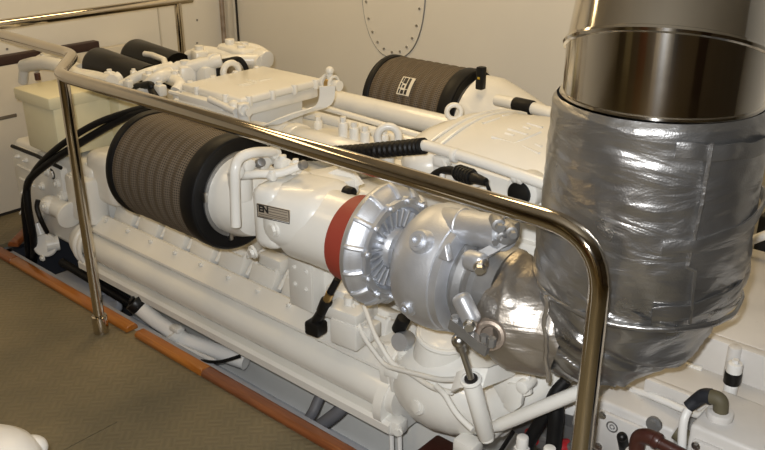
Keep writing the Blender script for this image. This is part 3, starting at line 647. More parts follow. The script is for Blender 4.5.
# ---- black canisters behind
for (p, q, y, r_, lab) in (((95, 64), (150, 84), 2.04, .082, 'black cylindrical canister nearer the handrail bend behind the header tank'), ((133, 56), (178, 72), 2.26, .088, 'black cylindrical canister with a white pipe across its front, behind the other')):
    a, c = A(*p, y=y), A(*q, y=y); d = (c-a).normalized(); l = (c-a).length
    b = MB(); b.lathe([(0, 0), (0, r_*.7), (.006, r_*.86), (.02, r_*.97), (.035, r_), (l, r_), (l, 0)], a, d, 36)
    tag(link('oil_filter_canister', b, 'drum'), lab, 'oil filter', 'oil filter canisters')
# two long black hoses sweeping down at the far left
for off, lab in ((0, 'upper of two thick black hoses drooping from the air filter into the pit'), (1, 'lower of two thick black hoses drooping from the air filter into the pit')):
    o = off
    b = MB(); b.tube(spline([A(152, 106+o*3, y=1.76), A(128, 112+o*4, y=1.74), A(95, 124+o*10, y=1.66), A(64, 143+o*10, y=1.58), A(42, 162+o*6, y=1.545), A(30-o*2, 180+o*3, y=1.53), A(24+o*4, 203+o*4, y=1.52), A(26+o*7, 232+o*3, y=1.53), A(28+o*6, 252, y=1.545), A(28+o*5, 262, y=1.56)], 8), (.013, .016)[o], 12)
    tag(link('black_coolant_hose', b, 'rubber'), lab, 'hose', 'black hoses at the far engine end')
b = MB(); b.tube(spline([A(38, 200, y=1.5), A(37, 208, y=1.49), A(41, 220, y=1.49), A(47, 232, y=1.53)], 6), .010, 10)
tag(link('black_loop_hose', b, 'rubber'), 'short black hose looping past the round white elbow at the far end', 'hose')
b = MB(); b.tube([A(12, 146, y=1.60), A(36, 155.5, y=1.60), A(61, 168, y=1.60)], .008, 8); part('black_gasket_edge', b, 'rubber', en)

# ================================================================== AIR FILTERS
def air_filter(x0, x1, y, z, r, label, lead):
    t = thing('air_filter', label, 'air filter', (x0, y, z-r), 'cylindrical air filters')
    L = x1-x0; n = 64; pr = []
    k = 96
    for i in range(k+1):
        a = i/k; rr = r*.965+.0035*math.cos(a*2*PI*9)
        pr.append((L*.025+a*L*.87, rr))
    b = MB(); b.lathe(pr, (x0, y, z), (1, 0, 0), n, uv=True); part('perforated_sleeve', b, 'mesh', t, angle=60)
    b = MB(); b.lathe([(.012, 0), (.012, r*.9), (0, r*.93), (0, r*.98), (.006, r), (.02, r), (.028, r*.97), (.03, r*.9)], (x0, y, z), (1, 0, 0), n); part('end_cap', b, 'rubber', t)
    b = MB(); b.lathe([(L*.87, r*.94), (L*.875, r*.985), (L*.89, r), (L*.975, r), (L, r*.975), (L+.003, r*.94), (L-.001, r*.87), (L-.001, r*.60)], (x0, y, z), (1, 0, 0), n); part('rubber_end_ring', b, 'rubber', t)
    b = MB(); b.lathe([(L-.004, r*.70), (L-.002, r*.74), (L+.006, r*.745), (L+.006, r*.67), (L-.004, r*.66)], (x0, y, z), (1, 0, 0), n); cl = part('hose_clamp', b, 'castdark', t)
    for a in ((-.2, 1.2) if lead else (2.0,)):
        v = Vector((x0+L+.004, y-math.cos(a)*r*.73, z-math.sin(a)*r*.73)); b = MB(); b.box(v, (.014, .014, .03), bev=.003); part('clamp_screw', b, 'bolt', cl)
    return t
FR = .178
fz, fy = .690, 1.50
fx0, fx1 = A(152, 160, y=fy).x, A(239, 196, y=fy).x
nf = air_filter(fx0, fx1, fy, fz, FR, 'near air filter, dark ribbed perforated drum just under the handrail', True)
gz, gy = .690, 2.68
gx0, gx1 = A(389, 90, y=gy).x, A(474, 100, y=gy).x
ff = air_filter(gx0, gx1, gy, gz, FR, 'far air filter, dark ribbed drum with a white printed sticker by the back wall', False)
# printed sticker on the far filter, bent round the sleeve
def on_drum(px, py, r):
    """where the line of sight meets the far drum (axis along X)"""
    lo = gy-r
    best = None
    for i in range(400):
        yy = gy-r+i*(r/400); q = A(px, py, y=yy)
        if (q.y-gy)**2+(q.z-gz)**2 <= r*r: best = q; break
    return best
dr = FR*.965+.004
def strip(b, p, q, wv, r, ns=6):
    """curved patch with pixel corners p (x range, angle range)"""
    (xa_, xb_), (a0, a1) = p, q
    bm = b.bm; g = []
    for i in range(ns+1):
        a = a0+(a1-a0)*i/ns
        g.append([bm.verts.new((x, gy-math.cos(a)*rr, gz+math.sin(a)*rr)) for x in (xa_, xb_) for rr in (r, r+.0012)])
    for i in range(ns):
        s, e = g[i], g[i+1]
        for k_ in ((1, 3), (3, 2), (2, 0), (0, 1)): bm.faces.new((s[k_[0]], s[k_[1]], e[k_[1]], e[k_[0]]))
    bm.faces.new((g[0][0], g[0][1], g[0][3], g[0][2])); bm.faces.new((g[-1][0], g[-1][2], g[-1][3], g[-1][1]))
q1, q2, q3 = on_drum(403.5, 76.5, dr), on_drum(396.5, 94, dr), on_drum(415.5, 79.5, dr)
if q1 and q2 and q3:
    an = lambda q: math.atan2(q.z-gz, gy-q.y)
    sx0, sx1, sa0, sa1 = (q1.x+q2.x)/2, (q1.x+q2.x)/2+(q3.x-q1.x), an(q2), an(q1)
    b = MB(); strip(b, (sx0, sx1), (sa0, sa1), 0, dr+.0005); lb = part('printed_sticker', b, 'label', ff)
    da = sa1-sa0; dx = sx1-sx0
    for u0, u1, v0, v1 in ((.10, .20, .06, .30), (.10, .20, .36, .62), (.10, .20, .68, .94), (.28, .50, .06, .26), (.30, .44, .38, .52), (.26, .50, .62, .94), (.58, .76, .05, .30), (.58, .76, .34, .95)):
        b = MB(); strip(b, (sx0+dx*u0, sx0+dx*u1), (sa0+da*v0, sa0+da*v1), 0, dr+.0018); part('printed_block', b, 'ink', lb)
# black restriction indicator on the far filter's elbow
q = A(481, 78, y=gy-.12)
ri = thing('restriction_indicator', 'small black vacuum indicator with yellow mark beside the far air filter', 'indicator', q-Vector((0, 0, .06)))
b = MB(); b.box(q, (.03, .03, .085), bev=.005); part('indicator_body', b, 'plasticblack', ri)
b = MB(); b.box(q+Vector((.0, -.0155, .002)), (.010, .002, .008)); part('yellow_mark', b, 'yellow', ri)

# ================================================================== INTAKE ELBOWS
ang = math.radians(12)
def elbow(near, y, z, xf, label):
    t = thing('intake_elbow', label, 'intake elbow', (xf+.2, y, z-.17), 'white intake elbows')
    s = 1 if near else -1
    b = MB(); b.lathe([(-.004, 0), (-.004, FR*.68), (.05, FR*.68), (.10, .105), (.14, 0)], (xf, y, z), (1, 0, 0), 40)
    return t, b
rdx = A(369, 238, y=fy).x
ne, b = elbow(True, fy, fz, fx1, 'white cast intake elbow with metal nameplate between near air filter and red hose')
bx = A(285, 220, y=1.42).x
R3 = Matrix.Rotation(ang, 3, 'Z')
ez0, ez1 = A(290, 257, y=1.40).z, A(275, 178, y=1.46).z
b.box((bx+.015, fy-.0, (ez0+ez1)/2), (.235, .235, ez1-ez0), rot=R3, bev=.075, seg=6)
b.box((bx-.065, fy-.02, (ez0+ez1)/2), (.09, .205, ez1-ez0+.0), rot=R3, bev=.03, seg=3)
b.lathe([(0, .112), (.06, .110), (rdx-bx-.03, .108), (rdx-bx-.03, 0)], (bx+.0, fy, fz-.006), (1, 0, 0), 40)
body = part('elbow_body', b, 'white', ne)
b = MB(); q = A(240, 176, y=1.44); b.cyl(q-Vector((0, 0, .07)), q+Vector((0, 0, .012)), .036, n=24, bev=.006); b.cyl(q+Vector((0, 0, .01)), q+Vector((0, 0, .03)), .022, n=18); part('top_port', b, 'white', ne)
b = MB(); q = A(274, 229, y=fy-.118); b.bolt(q+Vector((0, .0, 0)), (-.2, -1, 0), .016, .012); part('elbow_bolt', b, 'white', ne)
b = MB(); b.bolt(A(253, 252, y=1.43), (-.2, -1, -.2), .014, .012); part('elbow_bolt', b, 'white', ne)
# nameplate with its text
nrm = R3 @ Vector((0, -1, 0)); rx = R3 @ Vector((1, 0, 0))
q = A(273.5, 213.5, y=fy-.121)
b = MB(); b.box(q, (.108, .004, .040), rot=R3, bev=.0015); npl = part('nameplate', b, 'labelgrey', ne)
up = Vector((0, 0, 1))
me = place(text_mesh('EN', .026, .0006, .0011), q+nrm*.0024-rx*.031+up*.006, rx, nrm); part('nameplate_letters', me, 'ink', npl)
for i in range(3):
    b = MB(); b.box(q+nrm*.0024+rx*.016+up*(.012-i*.008), (.062, .0008, .0016), rot=R3); part('nameplate_print', b, 'inkline', npl)
for i in range(2):
    b = MB(); b.box(q+nrm*.0024+rx*.0+up*(-.009-i*.006), (.094, .0008, .0014), rot=R3); part('nameplate_print', b, 'inkline', npl)
b = MB()
for s in (-1, 1):
    b.box(q+nrm*.0022+up*s*.0185, (.106, .001, .002), rot=R3); b.box(q+nrm*.0022+rx*s*.052, (.002, .001, .038), rot=R3)
part('nameplate_border', b, 'ink', npl)
# vent pipework over the elbow
def wp(pts, r, par, name='vent_pipe', m='white', n=12):
    b = MB(); b.tube(spline([A(p[0], p[1], y=p[2]) for p in pts], 6), r, n); return part(name, b, m, par)
wp([(236, 226, 1.335), (235, 195, 1.335), (235, 170, 1.335), (240, 158, 1.36), (252, 153, 1.40), (266, 152, 1.46), (274, 153, 1.50), (275, 160, 1.52)], .0145, ne)
wp([(240, 176, 1.40), (258, 174, 1.42), (280, 173, 1.46), (300, 166, 1.50)], .012, ne)
wp([(246, 174, 1.42), (250, 166, 1.44), (262, 163, 1.48), (272, 160, 1.52)], .013, ne)
for (px, py, y, s) in ((247, 165, 1.42, .020), (236, 172, 1.36, .019), (262, 163, 1.48, .020), (274, 153, 1.5, .018), (283, 165, 1.5, .022), (272, 176, 1.44, .014), (296, 167, 1.52, .018), (292, 170, 1.5, .014)):
    b = MB(); q = A(px, py, y=y); b.cyl(q-Vector((s*.8, 0, 0)), q+Vector((s*.8, -.0, 0)), s, n=14, bev=.004); b.cyl(q, q+Vector((0, 0, s*1.3)), s*.5, n=10); part('vent_fitting', b, 'white', ne)
for (p_, p2) in (((258, 164, 1.455), (262, 162, 1.45)), ((301, 166, 1.50), (305, 164, 1.5))):
    b = MB(); b.cyl(A(*p_[:2], y=p_[2]), A(*p2[:2], y=p2[2]), .013, n=12, bev=.003); part('grey_plug', b, 'castdark', ne)
b = MB(); q = A(322, 187, y=1.55); b.box(A(333, 182, y=1.62), (.14, .10, .05), rz=-.3, bev=.012); b.prism([(0, 0), (.12, .07), (.17, .02), (.06, -.04)], A(310, 181, y=1.60), (1, .2, 0), (0, .1, 1), (0, .012, 0)); b.box(A(334, 200, y=1.50)+Vector((0, 0, .0)), (.04, .04, .03), bev=.006); part('bracket_lug', b, 'white', ne)
b = MB(); q = A(353, 194, y=1.54); b.cyl(q-Vector((.03, 0, 0)), q, .018, n=14, bev=.004); part('black_stopper', b, 'plasticblack', ne)
# far elbow
fe, b = elbow(False, gy, gz, gx1, 'smooth white intake elbow beside the far air filter under the back wall')
b.lathe([(.02, .165), (.08, .17), (.18, .15), (.34, .11), (.50, .09), (.50, 0)], (gx1, gy, gz+.0), (1, .0, -.12), 36); part('elbow_body', b, 'white', fe)
b = MB(); b.tube([A(497, 100, y=gy-.15), A(516, 104, y=gy-.17)], .022, 14); b.tube([A(529, 107, y=gy-.18), A(560, 116, y=gy-.2)], .022, 14); part('vent_pipe', b, 'white', fe)
b = MB(); b.cyl(A(515, 104, y=gy-.17), A(533, 108, y=gy-.185), .026, n=16, bev=.004); part('black_sleeve', b, 'rubber', fe)
# red hose coupling
b = MB(); b.lathe([(-.055, .109), (-.05, .118), (.03, .120), (.032, .109), (-.055, .109)], (rdx, fy, fz-.006), (1, 0, 0), 44)
tag(link('red_hose_coupling', b, 'red'), 'dark red silicone hose coupling between white intake elbow and turbocharger', 'hose coupling')

# ================================================================== TURBOCHARGER
qf = A(398, 247, y=fy); tz = qf.z-.004
tu = thing('turbocharger', 'silver cast turbocharger with ribbed round housing behind the handrail', 'turbocharger', (qf.x, fy, tz-.17))
d = Vector((1, 0, 0)); c0 = Vector((qf.x-.040, fy, tz))
CRR = .164
b = MB(); b.lathe([(-.034, .100), (-.030, .125), (-.024, .148), (-.014, CRR*.98), (-.006, CRR), (.002, CRR), (.004, CRR*.975), (.014, CRR*.945), (.027, CRR*.875), (.033, CRR*.835), (.035, CRR*.81), (.047, CRR*.805), (.047, CRR*.745), (.043, CRR*.735), (.043, CRR*.675), (.032, CRR*.665), (.022, .103), (.018, .05), (.018, 0)], c0, d, 64)
ch = part('compressor_housing', b, 'cast', tu)
for i in range(14):
    a = 2*PI*i/14+.15; e = Vector((0, math.cos(a), math.sin(a)))
    b = MB(); b.tube([c0+d*x+e*r_ for x, r_ in ((.0, CRR*.985), (.006, CRR*.975), (.015, CRR*.95), (.027, CRR*.885), (.036, CRR*.82))], .0075, 8); part('housing_rib', b, 'cast', ch)
for i in range(12):
    a = 2*PI*i/12+.3; e = Vector((0, math.cos(a), math.sin(a))); b = MB(); b.cyl(c0+d*.036+e*CRR*.78, c0+d*.050+e*CRR*.78, .011, n=14); b.cyl(c0+d*.050+e*CRR*.78, c0+d*.058+e*CRR*.78, .0065, n=6); part('housing_bolt', b, 'cast', ch)
b = MB()
for i in range(24):
    a = 2*PI*i/24; e = Vector((0, math.cos(a), math.sin(a))); s = d.cross(e)
    b.box(c0+d*.030+e*.080, (.016, .046, .0065), rot=Matrix((d, e, s)).transposed(), bev=.002)
b.lathe([(.016, 0), (.046, .03), (.046, .046), (.032, .056), (.016, .056)], c0, d, 32); part('finned_back_plate', b, 'cast', tu)
b = MB(); b.lathe([(.03, .04), (.16, .046)], c0, d, 28); b.lathe([(.055, .034), (.055, .058), (.068, .058), (.068, .034)], c0, d, 24)
for i in range(6):
    a = 2*PI*i/6+.4; e = Vector((0, math.cos(a), math.sin(a))); b.box(c0+d*.08+e*.048, (.05, .026, .026), rot=Matrix((d, e, d.cross(e))).transposed(), bev=.006)
part('bearing_housing', b, 'cast', tu)
# turbine housing: bulging scroll with bosses and the upper cylinder
tcx = A(438, 270, y=fy).x
t0 = Vector((tcx, fy, tz-.002)); TR = .157
b = MB(); b.lathe([(-.070, .05), (-.067, .088), (-.055, .120), (-.032, .144), (-.005, TR*.985), (.020, TR), (.055, TR*.985), (.078, TR*.945), (.080, TR*.925), (.100, TR*.92), (.104, TR*.86), (.106, .09), (.106, 0)], t0, d, 56)
th = part('turbine_housing', b, 'cast', tu)
def boss(px, py, y, r_, n3):
    q = A(px, py, y=y); n3 = Vector(n3).normalized(); b = MB(); b.lathe([(-.06, r_*1.3), (-.004, r_*1.1), (0, r_), (.006, r_*.9), (.006, r_*.62), (.018, r_*.58), (.018, r_*.30), (.010, r_*.28), (.010, 0)], q, n3, 24); part('housing_boss', b, 'cast', th)
boss(419, 241, 1.376, .026, (.05, -.85, .5)); boss(409, 306, 1.362, .026, (-.05, -.95, -.15))
b = MB(); qa, qb = A(436, 221, y=1.46), A(503, 232, y=1.46)
b.cyl(A(440, 222, y=1.50), A(506, 234, y=1.44), .040, n=28, bev=.006); b.torus(A(463, 226, y=1.478), (qb-qa), .0405, .003, 26, 6); part('bypass_cylinder', b, 'cast', tu)
b = MB()
for (px, py, s) in ((499, 226, .016), (503, 238, .014), (512, 233, .014), (494, 240, .012)):
    q = A(px, py, y=1.415); b.cyl(q+Vector((-.03, .03, 0)), q, s, n=12, bev=.003); b.cyl(q, q+Vector((.012, -.012, 0)), s*.6, n=6)
q = A(507, 231, y=1.44); b.box(q, (.045, .05, .05), bev=.012); part('actuator_bolts', b, 'castdark', tu)
b = MB(); b.prism([(0, 0), (.032, 0), (.014, .034)], A(437, 258, y=1.342), (1, 0, 0), (0, .25, 1), (0, .02, 0), bev=.003); part('flow_arrow', b, 'cast', th)
# clamp ring and lugs on the outlet
b = MB(); b.lathe([(.040, .08), (.040, TR*.66), (.055, TR*.74), (.062, TR*.74), (.075, TR*.66), (.085, TR*.71), (.098, TR*.71), (.106, TR*.64), (.15, TR*.62)], t0+Vector((.062, 0, 0)), d, 48); part('outlet_flange', b, 'castdark', tu)
for (p, q, y) in (((468, 259), (482, 263), 1.375), ((461, 298), (472, 320), 1.36)):
    a_, c_ = A(*p, y=y), A(*q, y=y); b = MB(); dirv = (c_-a_); cc = (a_+c_)/2; rot = Matrix((dirv.normalized(), frame(dirv)[1], frame(dirv)[2])).transposed()
    b.box(cc, (dirv.length+.02, .038, .042), rot=rot, bev=.014, seg=3); o = part('clamp_lug', b, 'cast', tu)
    b = MB(); b.cyl(c_+Vector((0, -.01, 0)), c_+Vector((.014, -.03, -.004)), .011, n=6); b.cyl(c_, c_+Vector((.008, -.02, -.003)), .015, n=14); q_ = A(482, 262, y=1.345); part('lug_bolt', b, 'bolt', o)
b = MB(); ribbon(b, [A(480, 256, y=1.40), A(496, 248, y=1.42), A(512, 238, y=1.45)], .02, .02, (0, -1, .3)); part('clamp_strap', b, 'castdark', tu)
# wastegate lever, pivot and rod
b = MB(); q = A(487, 328, y=1.40); b.cyl(q+Vector((0, .05, .0)), q-Vector((-.02, .02, 0)), .036, n=24, bev=.008); b.torus(A(490, 335, y=1.37), (.3, -1, .2), .028, .009, 20, 8); part('wastegate_pivot', b, 'rust', tu)
lv = [A(451, 322, y=1.345), A(466, 333, y=1.34), A(478, 344, y=1.34), A(488, 350, y=1.34)]
b = MB(); ribbon(b, lv, .020, .026, (.15, -1, .0)); b.cyl(A(456, 322, y=1.35)+Vector((0, .0, 0)), A(456, 316, y=1.35), .012, n=6); b.cyl(A(484, 341, y=1.33), A(484, 335, y=1.33), .010, n=6); b.cyl(A(491, 346, y=1.33), A(492, 338, y=1.33), .010, n=6); part('wastegate_lever', b, 'castdark', tu)
b = MB(); b.cyl(A(459, 338, y=1.36), A(462, 350, y=1.37), .014, n=14, bev=.004); b.ball(A(459, 341, y=1.36), .018, n=14); b.cyl(A(462, 350, y=1.37), A(471, 378, y=1.39), .008, n=12); part('actuator_rod', b, 'bolt', tu)
b = MB(); b.cyl(A(471, 381, y=1.40), A(486, 436, y=1.45), .022, .0215, n=22, bev=.004); b.torus(A(471, 380, y=1.40), A(486, 436, y=1.45)-A(471, 380, y=1.40), .021, .006, 22, 8); part('actuator_cylinder', b, 'white', tu)
b = MB(); b.cyl(A(471, 378, y=1.395), A(471.7, 382, y=1.40), .016, n=16); part('actuator_gland', b, 'ink', tu)
b = MB(); b.cyl(A(486, 434, y=1.45), A(487.5, 441, y=1.45), .018, n=12, bev=.004); part('actuator_foot', b, 'white', tu)
b = MB(); ribbon(b, [A(455, 382, y=1.43), A(464, 378, y=1.42), A(485, 378, y=1.43), A(500, 372, y=1.48), A(516, 366, y=1.56)], .05, .008, (0, .5, 1)); part('actuator_bracket', b, 'white', tu)

# ================================================================== EXHAUST
def fbm(p, o=4):
    return noise.fractal(p, 1.0, 2.0, o, noise_basis='PERLIN_ORIGINAL')
def ridge(p): return 1-abs(noise.noise(p))*2
def jacket(spine, radii, n, m, fold, seed, squash=1.0, cap0=False, cap1=False, hem=0):
    """wrinkled insulation jacket swept along a spine"""
    sp = spline(spine, 10); rr = spline([Vector((r, 0, 0)) for r in radii], 10); N = len(sp)
    bm = MB(); rings = []; _, u, v = frame(sp[1]-sp[0])
    for k in range(m+1):
        f = k/m*(N-1); i = min(int(f), N-2); t = f-i
        p = sp[i].lerp(sp[i+1], t); r = rr[i].x*(1-t)+rr[i+1].x*t; d_ = (sp[min(i+2, N-1)]-sp[max(i-1, 0)]).normalized()
        u = (u-d_*u.dot(d_)).normalized(); v = d_.cross(u)
        ring = []
        for j in range(n):
            a = 2*PI*j/n; e = u*math.cos(a)+v*math.sin(a); q = p+e*r
            w = fold(q, k/m, a, Vector((seed, seed*.7, 0)))
            ring.append(bm.bm.verts.new(p+e*(r+w)))
        rings.append(ring)
    for a, c in zip(rings, rings[1:]):
        for j in range(n): bm.bm.faces.new((a[j], a[(j+1) % n], c[(j+1) % n], c[j]))
    for ring, on, rev in ((rings[0], cap0, True), (rings[-1], cap1, False)):
        if on: bm.bm.faces.new(ring[::-1] if rev else ring)
    return bm
YC = 1.63
KX = YC/1.70
XC = -.700*KX
def ZS(z): return 1.6-(1.6-z)*KX
ex = thing('exhaust_insulation_jacket', 'tall crinkled silver insulation jacket wrapped round the exhaust riser', 'insulation jacket', (XC, YC, .45))
def fold_up(q, t, a, s):
    w = .0022*noise.noise(Vector((q.x*5, q.y*5, q.z*60))+s)*(1-t) + .007*noise.noise(Vector((q.x*5, q.y*5, q.z*5))+s)
    k = max(0, t-.42)*1.7
    w += k*(.020*max(0, ridge(Vector((q.x*5+q.z*4, q.y*5, q.z*7+q.x*5))+s)-.45) + .006*noise.noise(Vector((q.x*14, q.y*14, q.z*16))+s))
    w += .0015*noise.noise(q*38+s)
    if t < .05: w -= (.05-t)*.16
    if t > .97: w -= (t-.97)*.35
    return w
R_ = .232*KX
zt1, zt0 = ZS(1.150), ZS(.712)
b = jacket([(XC, YC, zt1), (XC, YC, ZS(1.0)), (XC-.002, YC, ZS(.84)), (XC-.010, YC-.003, zt0)], [R_*.955, R_*.985, R_*.995, R_*.945], 160, 120, fold_up, 3.1)
uj = part('upper_jacket', b, 'silver', ex, angle=80)
def fold_lo(q, t, a, s):
    w = .014*noise.noise(Vector((q.x*7, q.y*7, q.z*9))+s)+.020*max(0, ridge(Vector((q.x*6, q.y*6, q.z*12+q.x*6))+s)-.4)
    w += .004*noise.noise(Vector((q.x*22, q.y*22, q.z*22))+s)
    w -= .012*max(0, 1-abs(t-.30)/.035)+.010*max(0, 1-abs(t-.55)/.03)
    return w
b = jacket([(XC-.012, YC-.006, ZS(.75)), (XC-.040, YC-.020, ZS(.67)), (XC-.075, YC-.04, ZS(.59)), (XC-.105, YC-.065, ZS(.53)), (XC-.120, YC-.08, ZS(.478)), (XC-.122, YC-.08, ZS(.47))], [R_*.90, R_*.89, R_*.77, R_*.58, R_*.28, .004], 128, 90, fold_lo, 8.7)
lj = part('lower_jacket', b, 'silver', ex, angle=80)
# straps, hem seams and lacing
def ring_strap(z, r, w, a0, a1, dz=0.0, name='strap', m='silver', par=uj, th=.004):
    bm = MB(); rows = []; n = 60
    for i in range(n+1):
        a = a0+(a1-a0)*i/n; e = Vector((math.cos(a), math.sin(a), 0)); zz = z+dz*i/n+.002*math.sin(i*.35)
        rr = r+.004*noise.noise(e*5+Vector((0, 0, z*9)))
        rows.append([bm.bm.verts.new(Vector((XC, YC, zz))+e*(rr+o_)+Vector((0, 0, h_))) for o_, h_ in ((0, -w/2), (th, -w/2), (th*1.6, 0), (th, w/2), (0, w/2))])
    for a, c in zip(rows, rows[1:]):
        for k in range(5): bm.bm.faces.new((a[k], a[(k+1) % 5], c[(k+1) % 5], c[k]))
    bm.bm.faces.new(rows[0][::-1]); bm.bm.faces.new(rows[-1]); return part(name, bm, m, par, angle=70)
ring_strap(ZS(1.105), R_*.985, .03, -1.0, .4, -.02); ring_strap(ZS(.90), R_*1.0, .026, -1.0, .5, .05); ring_strap(ZS(.75), R_*.99, .032, -1.0, .5, .04)
ring_strap(ZS(.716), R_*.985, .012, -PI-.3, .6, 0, 'hem')
# vertical stitched seam
b = MB(); a = -.72; pts = []
for i in range(40):
    z = ZS(1.12-i*.0100); aa = a-.25*max(0, (i-12)/28)*(-1 if i > 26 else 1)*.3; e = Vector((math.cos(aa), math.sin(aa), 0)); pts.append(Vector((XC, YC, z))+e*(R_*1.0+.002+.003*noise.noise(e*3+Vector((0, 0, z*12)))))
b.tube(pts, .004, 6); part('stitched_seam', b, 'silver', uj)
# jacket over the turbine outlet
oj = thing('turbine_outlet_jacket', 'crumpled silver foil jacket joining turbocharger outlet to the exhaust riser', 'insulation jacket', (-.86, fy, .5))
def fold_o(q, t, a, s):
    w = .012*noise.noise(Vector((q.x*8, q.y*8, q.z*8))+s)+.004*noise.noise(Vector((q.x*18, q.y*18, q.z*18))+s)+.012*max(0, ridge(Vector((q.x*9+q.z*5, q.y*7, q.z*7))+s)-.4)+.0015*noise.noise(q*26+s)
    return w
xo = A(496, 282, y=fy).x
b = jacket([(xo-.02, fy, tz-.002), (xo+.015, fy, tz-.006), (xo+.05, fy+.0, tz-.03), (xo+.09, fy+.01, tz-.06), (xo+.15, fy+.04, tz-.075)], [.086, .098, .118, .126, .122], 96, 60, fold_o, 5.2, cap0=True)
fj = part('foil_jacket', b, 'foil', oj, angle=80)
b = MB(); pts = [A(546+1.5*math.sin(i*.8)-.12*i*(1 if i < 12 else -.5), 296+i*4.5, y=1.40+.0012*i) for i in range(20)]
b.tube(pts, .005, 6); part('foil_seam', b, 'foil', fj)
# polished duct: straight ring, mitre seam, tilted gores
du = thing('exhaust_duct', 'large polished stainless exhaust duct rising out of the silver jacket', 'exhaust duct', (XC, YC, ZS(1.12)))
DR = .203*KX
def mitre(p, nrm_, axis, r, n=96, dr=0):
    """ring where a cylinder of this axis meets the plane through p with normal nrm_"""
    ax, u, v = axis, *axis_uv
    u = (u-ax*u.dot(ax)).normalized(); v = ax.cross(u)
    out = []
    for i in range(n):
        a = 2*PI*i/n; e = (u*math.cos(a)+v*math.sin(a))*(r+dr); out.append(p+e-ax*(e.dot(nrm_)/ax.dot(nrm_)))
    return out
axis_uv = (Vector((1, 0, 0)), Vector((0, 1, 0)))
td = Vector((-.34, .94, 0)).normalized()
ang1 = math.radians(44)
def adir(k): return (Vector((0, 0, 1))*math.cos(k*ang1)+td*math.sin(k*ang1)).normalized()
def nd(k): return (adir(k)+adir(k+1)).normalized()
pc = [Vector((XC, YC, ZS(1.12))), Vector((XC, YC, ZS(1.243)))]
pc.append(pc[-1]+adir(1)*((ZC-.004-pc[-1].z)/adir(1).z))
rings = [mitre(pc[0], Vector((0, 0, 1)), adir(0), DR), mitre(pc[1], nd(0), adir(0), DR), mitre(pc[2], Vector((0, 0, 1)), adir(1), DR)]
def skin(r0, r1, sub=6):
    b = MB(); n = len(r0); g = [[b.bm.verts.new(p.lerp(q, i/sub)) for p, q in zip(r0, r1)] for i in range(sub+1)]
    for a, c in zip(g, g[1:]):
        for j in range(n): b.bm.faces.new((a[j], a[(j+1) % n], c[(j+1) % n], c[j]))
    return b
part('lower_section', skin(rings[0], rings[1]), 'duct', du)
part('upper_section', skin(rings[1], rings[2], 24), 'duct', du)
def bead(ring, c, r_, name):
    b = MB(); n = len(ring); rows = []
    for i, p in enumerate(ring):
        t_ = (ring[(i+1) % n]-ring[i-1]).normalized(); e = (p-c).normalized(); e = (e-t_*e.dot(t_)).normalized(); w_ = t_.cross(e)
        rows.append([b.bm.verts.new(p+(e*math.cos(2*PI*k/8)+w_*math.sin(2*PI*k/8))*r_) for k in range(8)])
    for i in range(n):
        a, c_ = rows[i], rows[(i+1) % n]
        for k in range(8): b.bm.faces.new((a[k], c_[k], c_[(k+1) % 8], a[(k+1) % 8]))
    part(name, b, 'duct', du)
bead(rings[1], pc[1], .0075, 'seam_bead')
lowr = mitre(Vector((XC, YC, ZS(1.153))), Vector((0, 0, 1)), adir(0), DR); bead(lowr, Vector((XC, YC, ZS(1.153))), .006, 'bottom_bead')

# ================================================================== HOSES NEAR THE MIDDLE
b = MB(); pts = spline([A(272, 151, y=1.80), A(300, 153.5, y=1.81), A(340, 153, y=1.82), (A(385, 149.5, y=1.82)), A(424, 146, y=1.815)], 34)
b.tube(pts, lambda i: .0225+.0022*(1 if (i % 4) < 2 else -1), 16)
tag(link('corrugated_hose', b, 'rubber'), 'black corrugated breather hose crossing the engine under the handrail', 'hose')
sp_ = thing('sensor_plug', 'black cable connector plugged in beside white lifting eye near the end cover', 'sensor plug', A(465, 175, y=1.78))
b = MB(); a_, c_ = A(457, 172, y=1.78), A(486, 182, y=1.74); b.cyl(a_, a_.lerp(c_, .55), .021, n=20, bev=.003); b.cyl(a_.lerp(c_, .5), c_, .017, .011, n=18, bev=.003)
for i in range(5): b.torus(a_.lerp(c_, .08+i*.1), c_-a_, .0215, .002, 18, 6)
part('plug_body', b, 'plasticblack', sp_)
b = MB(); b.tube(spline([c_, A(489, 190, y=1.74), A(492, 199, y=1.76), A(492, 206, y=1.78)]), .005, 8); part('cable', b, 'rubber', sp_)
b = MB(); b.tube(spline([a_, A(446, 170, y=1.79), A(436, 174, y=1.79), A(430, 180, y=1.80)]), .012, 10); part('cable_boot', b, 'rubber', sp_)
b = MB(); b.tube([A(443, 160, y=1.80), A(447, 168, y=1.79)], .006, 8); b.box(A(442, 161, y=1.81), (.05, .03, .03), bev=.006); part('wiring_clip', b, 'white', en); b = MB(); b.tube([A(470, 188, y=1.81), A(484, 183, y=1.81)], .006, 8); part('wiring_clip', b, 'white', en)

# ================================================================== IN THE PIT
wpz = thing('bilge_vent_pipe', 'white drain pipe with dark cap lying in the gap beside the engine', 'pipe', A(145, 312, y=1.545))
a_, c_ = A(146, 315, y=1.56), A(222, 358, z=-.17)
b = MB(); b.tube([A(139, 307, y=1.545), A(158, 322, y=1.56), A(185, 340, y=1.58), A(246, 362, y=1.66)], .030, 18); part('pipe_tube', b, 'whiteplastic', wpz)
b = MB(); q = A(137, 305, y=1.54); dd = (A(146, 313, y=1.56)-q).normalized(); b.cyl(q-dd*.022, q+dd*.014, .037, n=20, bev=.003); b.box(q-dd*.026, (.012, .04, .02), rz=.6, bev=.003); part('pipe_cap', b, 'plasticblack', wpz)
b = MB(); q = A(176, 333, y=1.565); b.cyl(q-dd*.012, q+dd*.012, .036, n=20); b.box(q+Vector((.02, -.01, .03)), (.05, .03, .02), bev=.004); part('pipe_bracket', b, 'white', wpz)
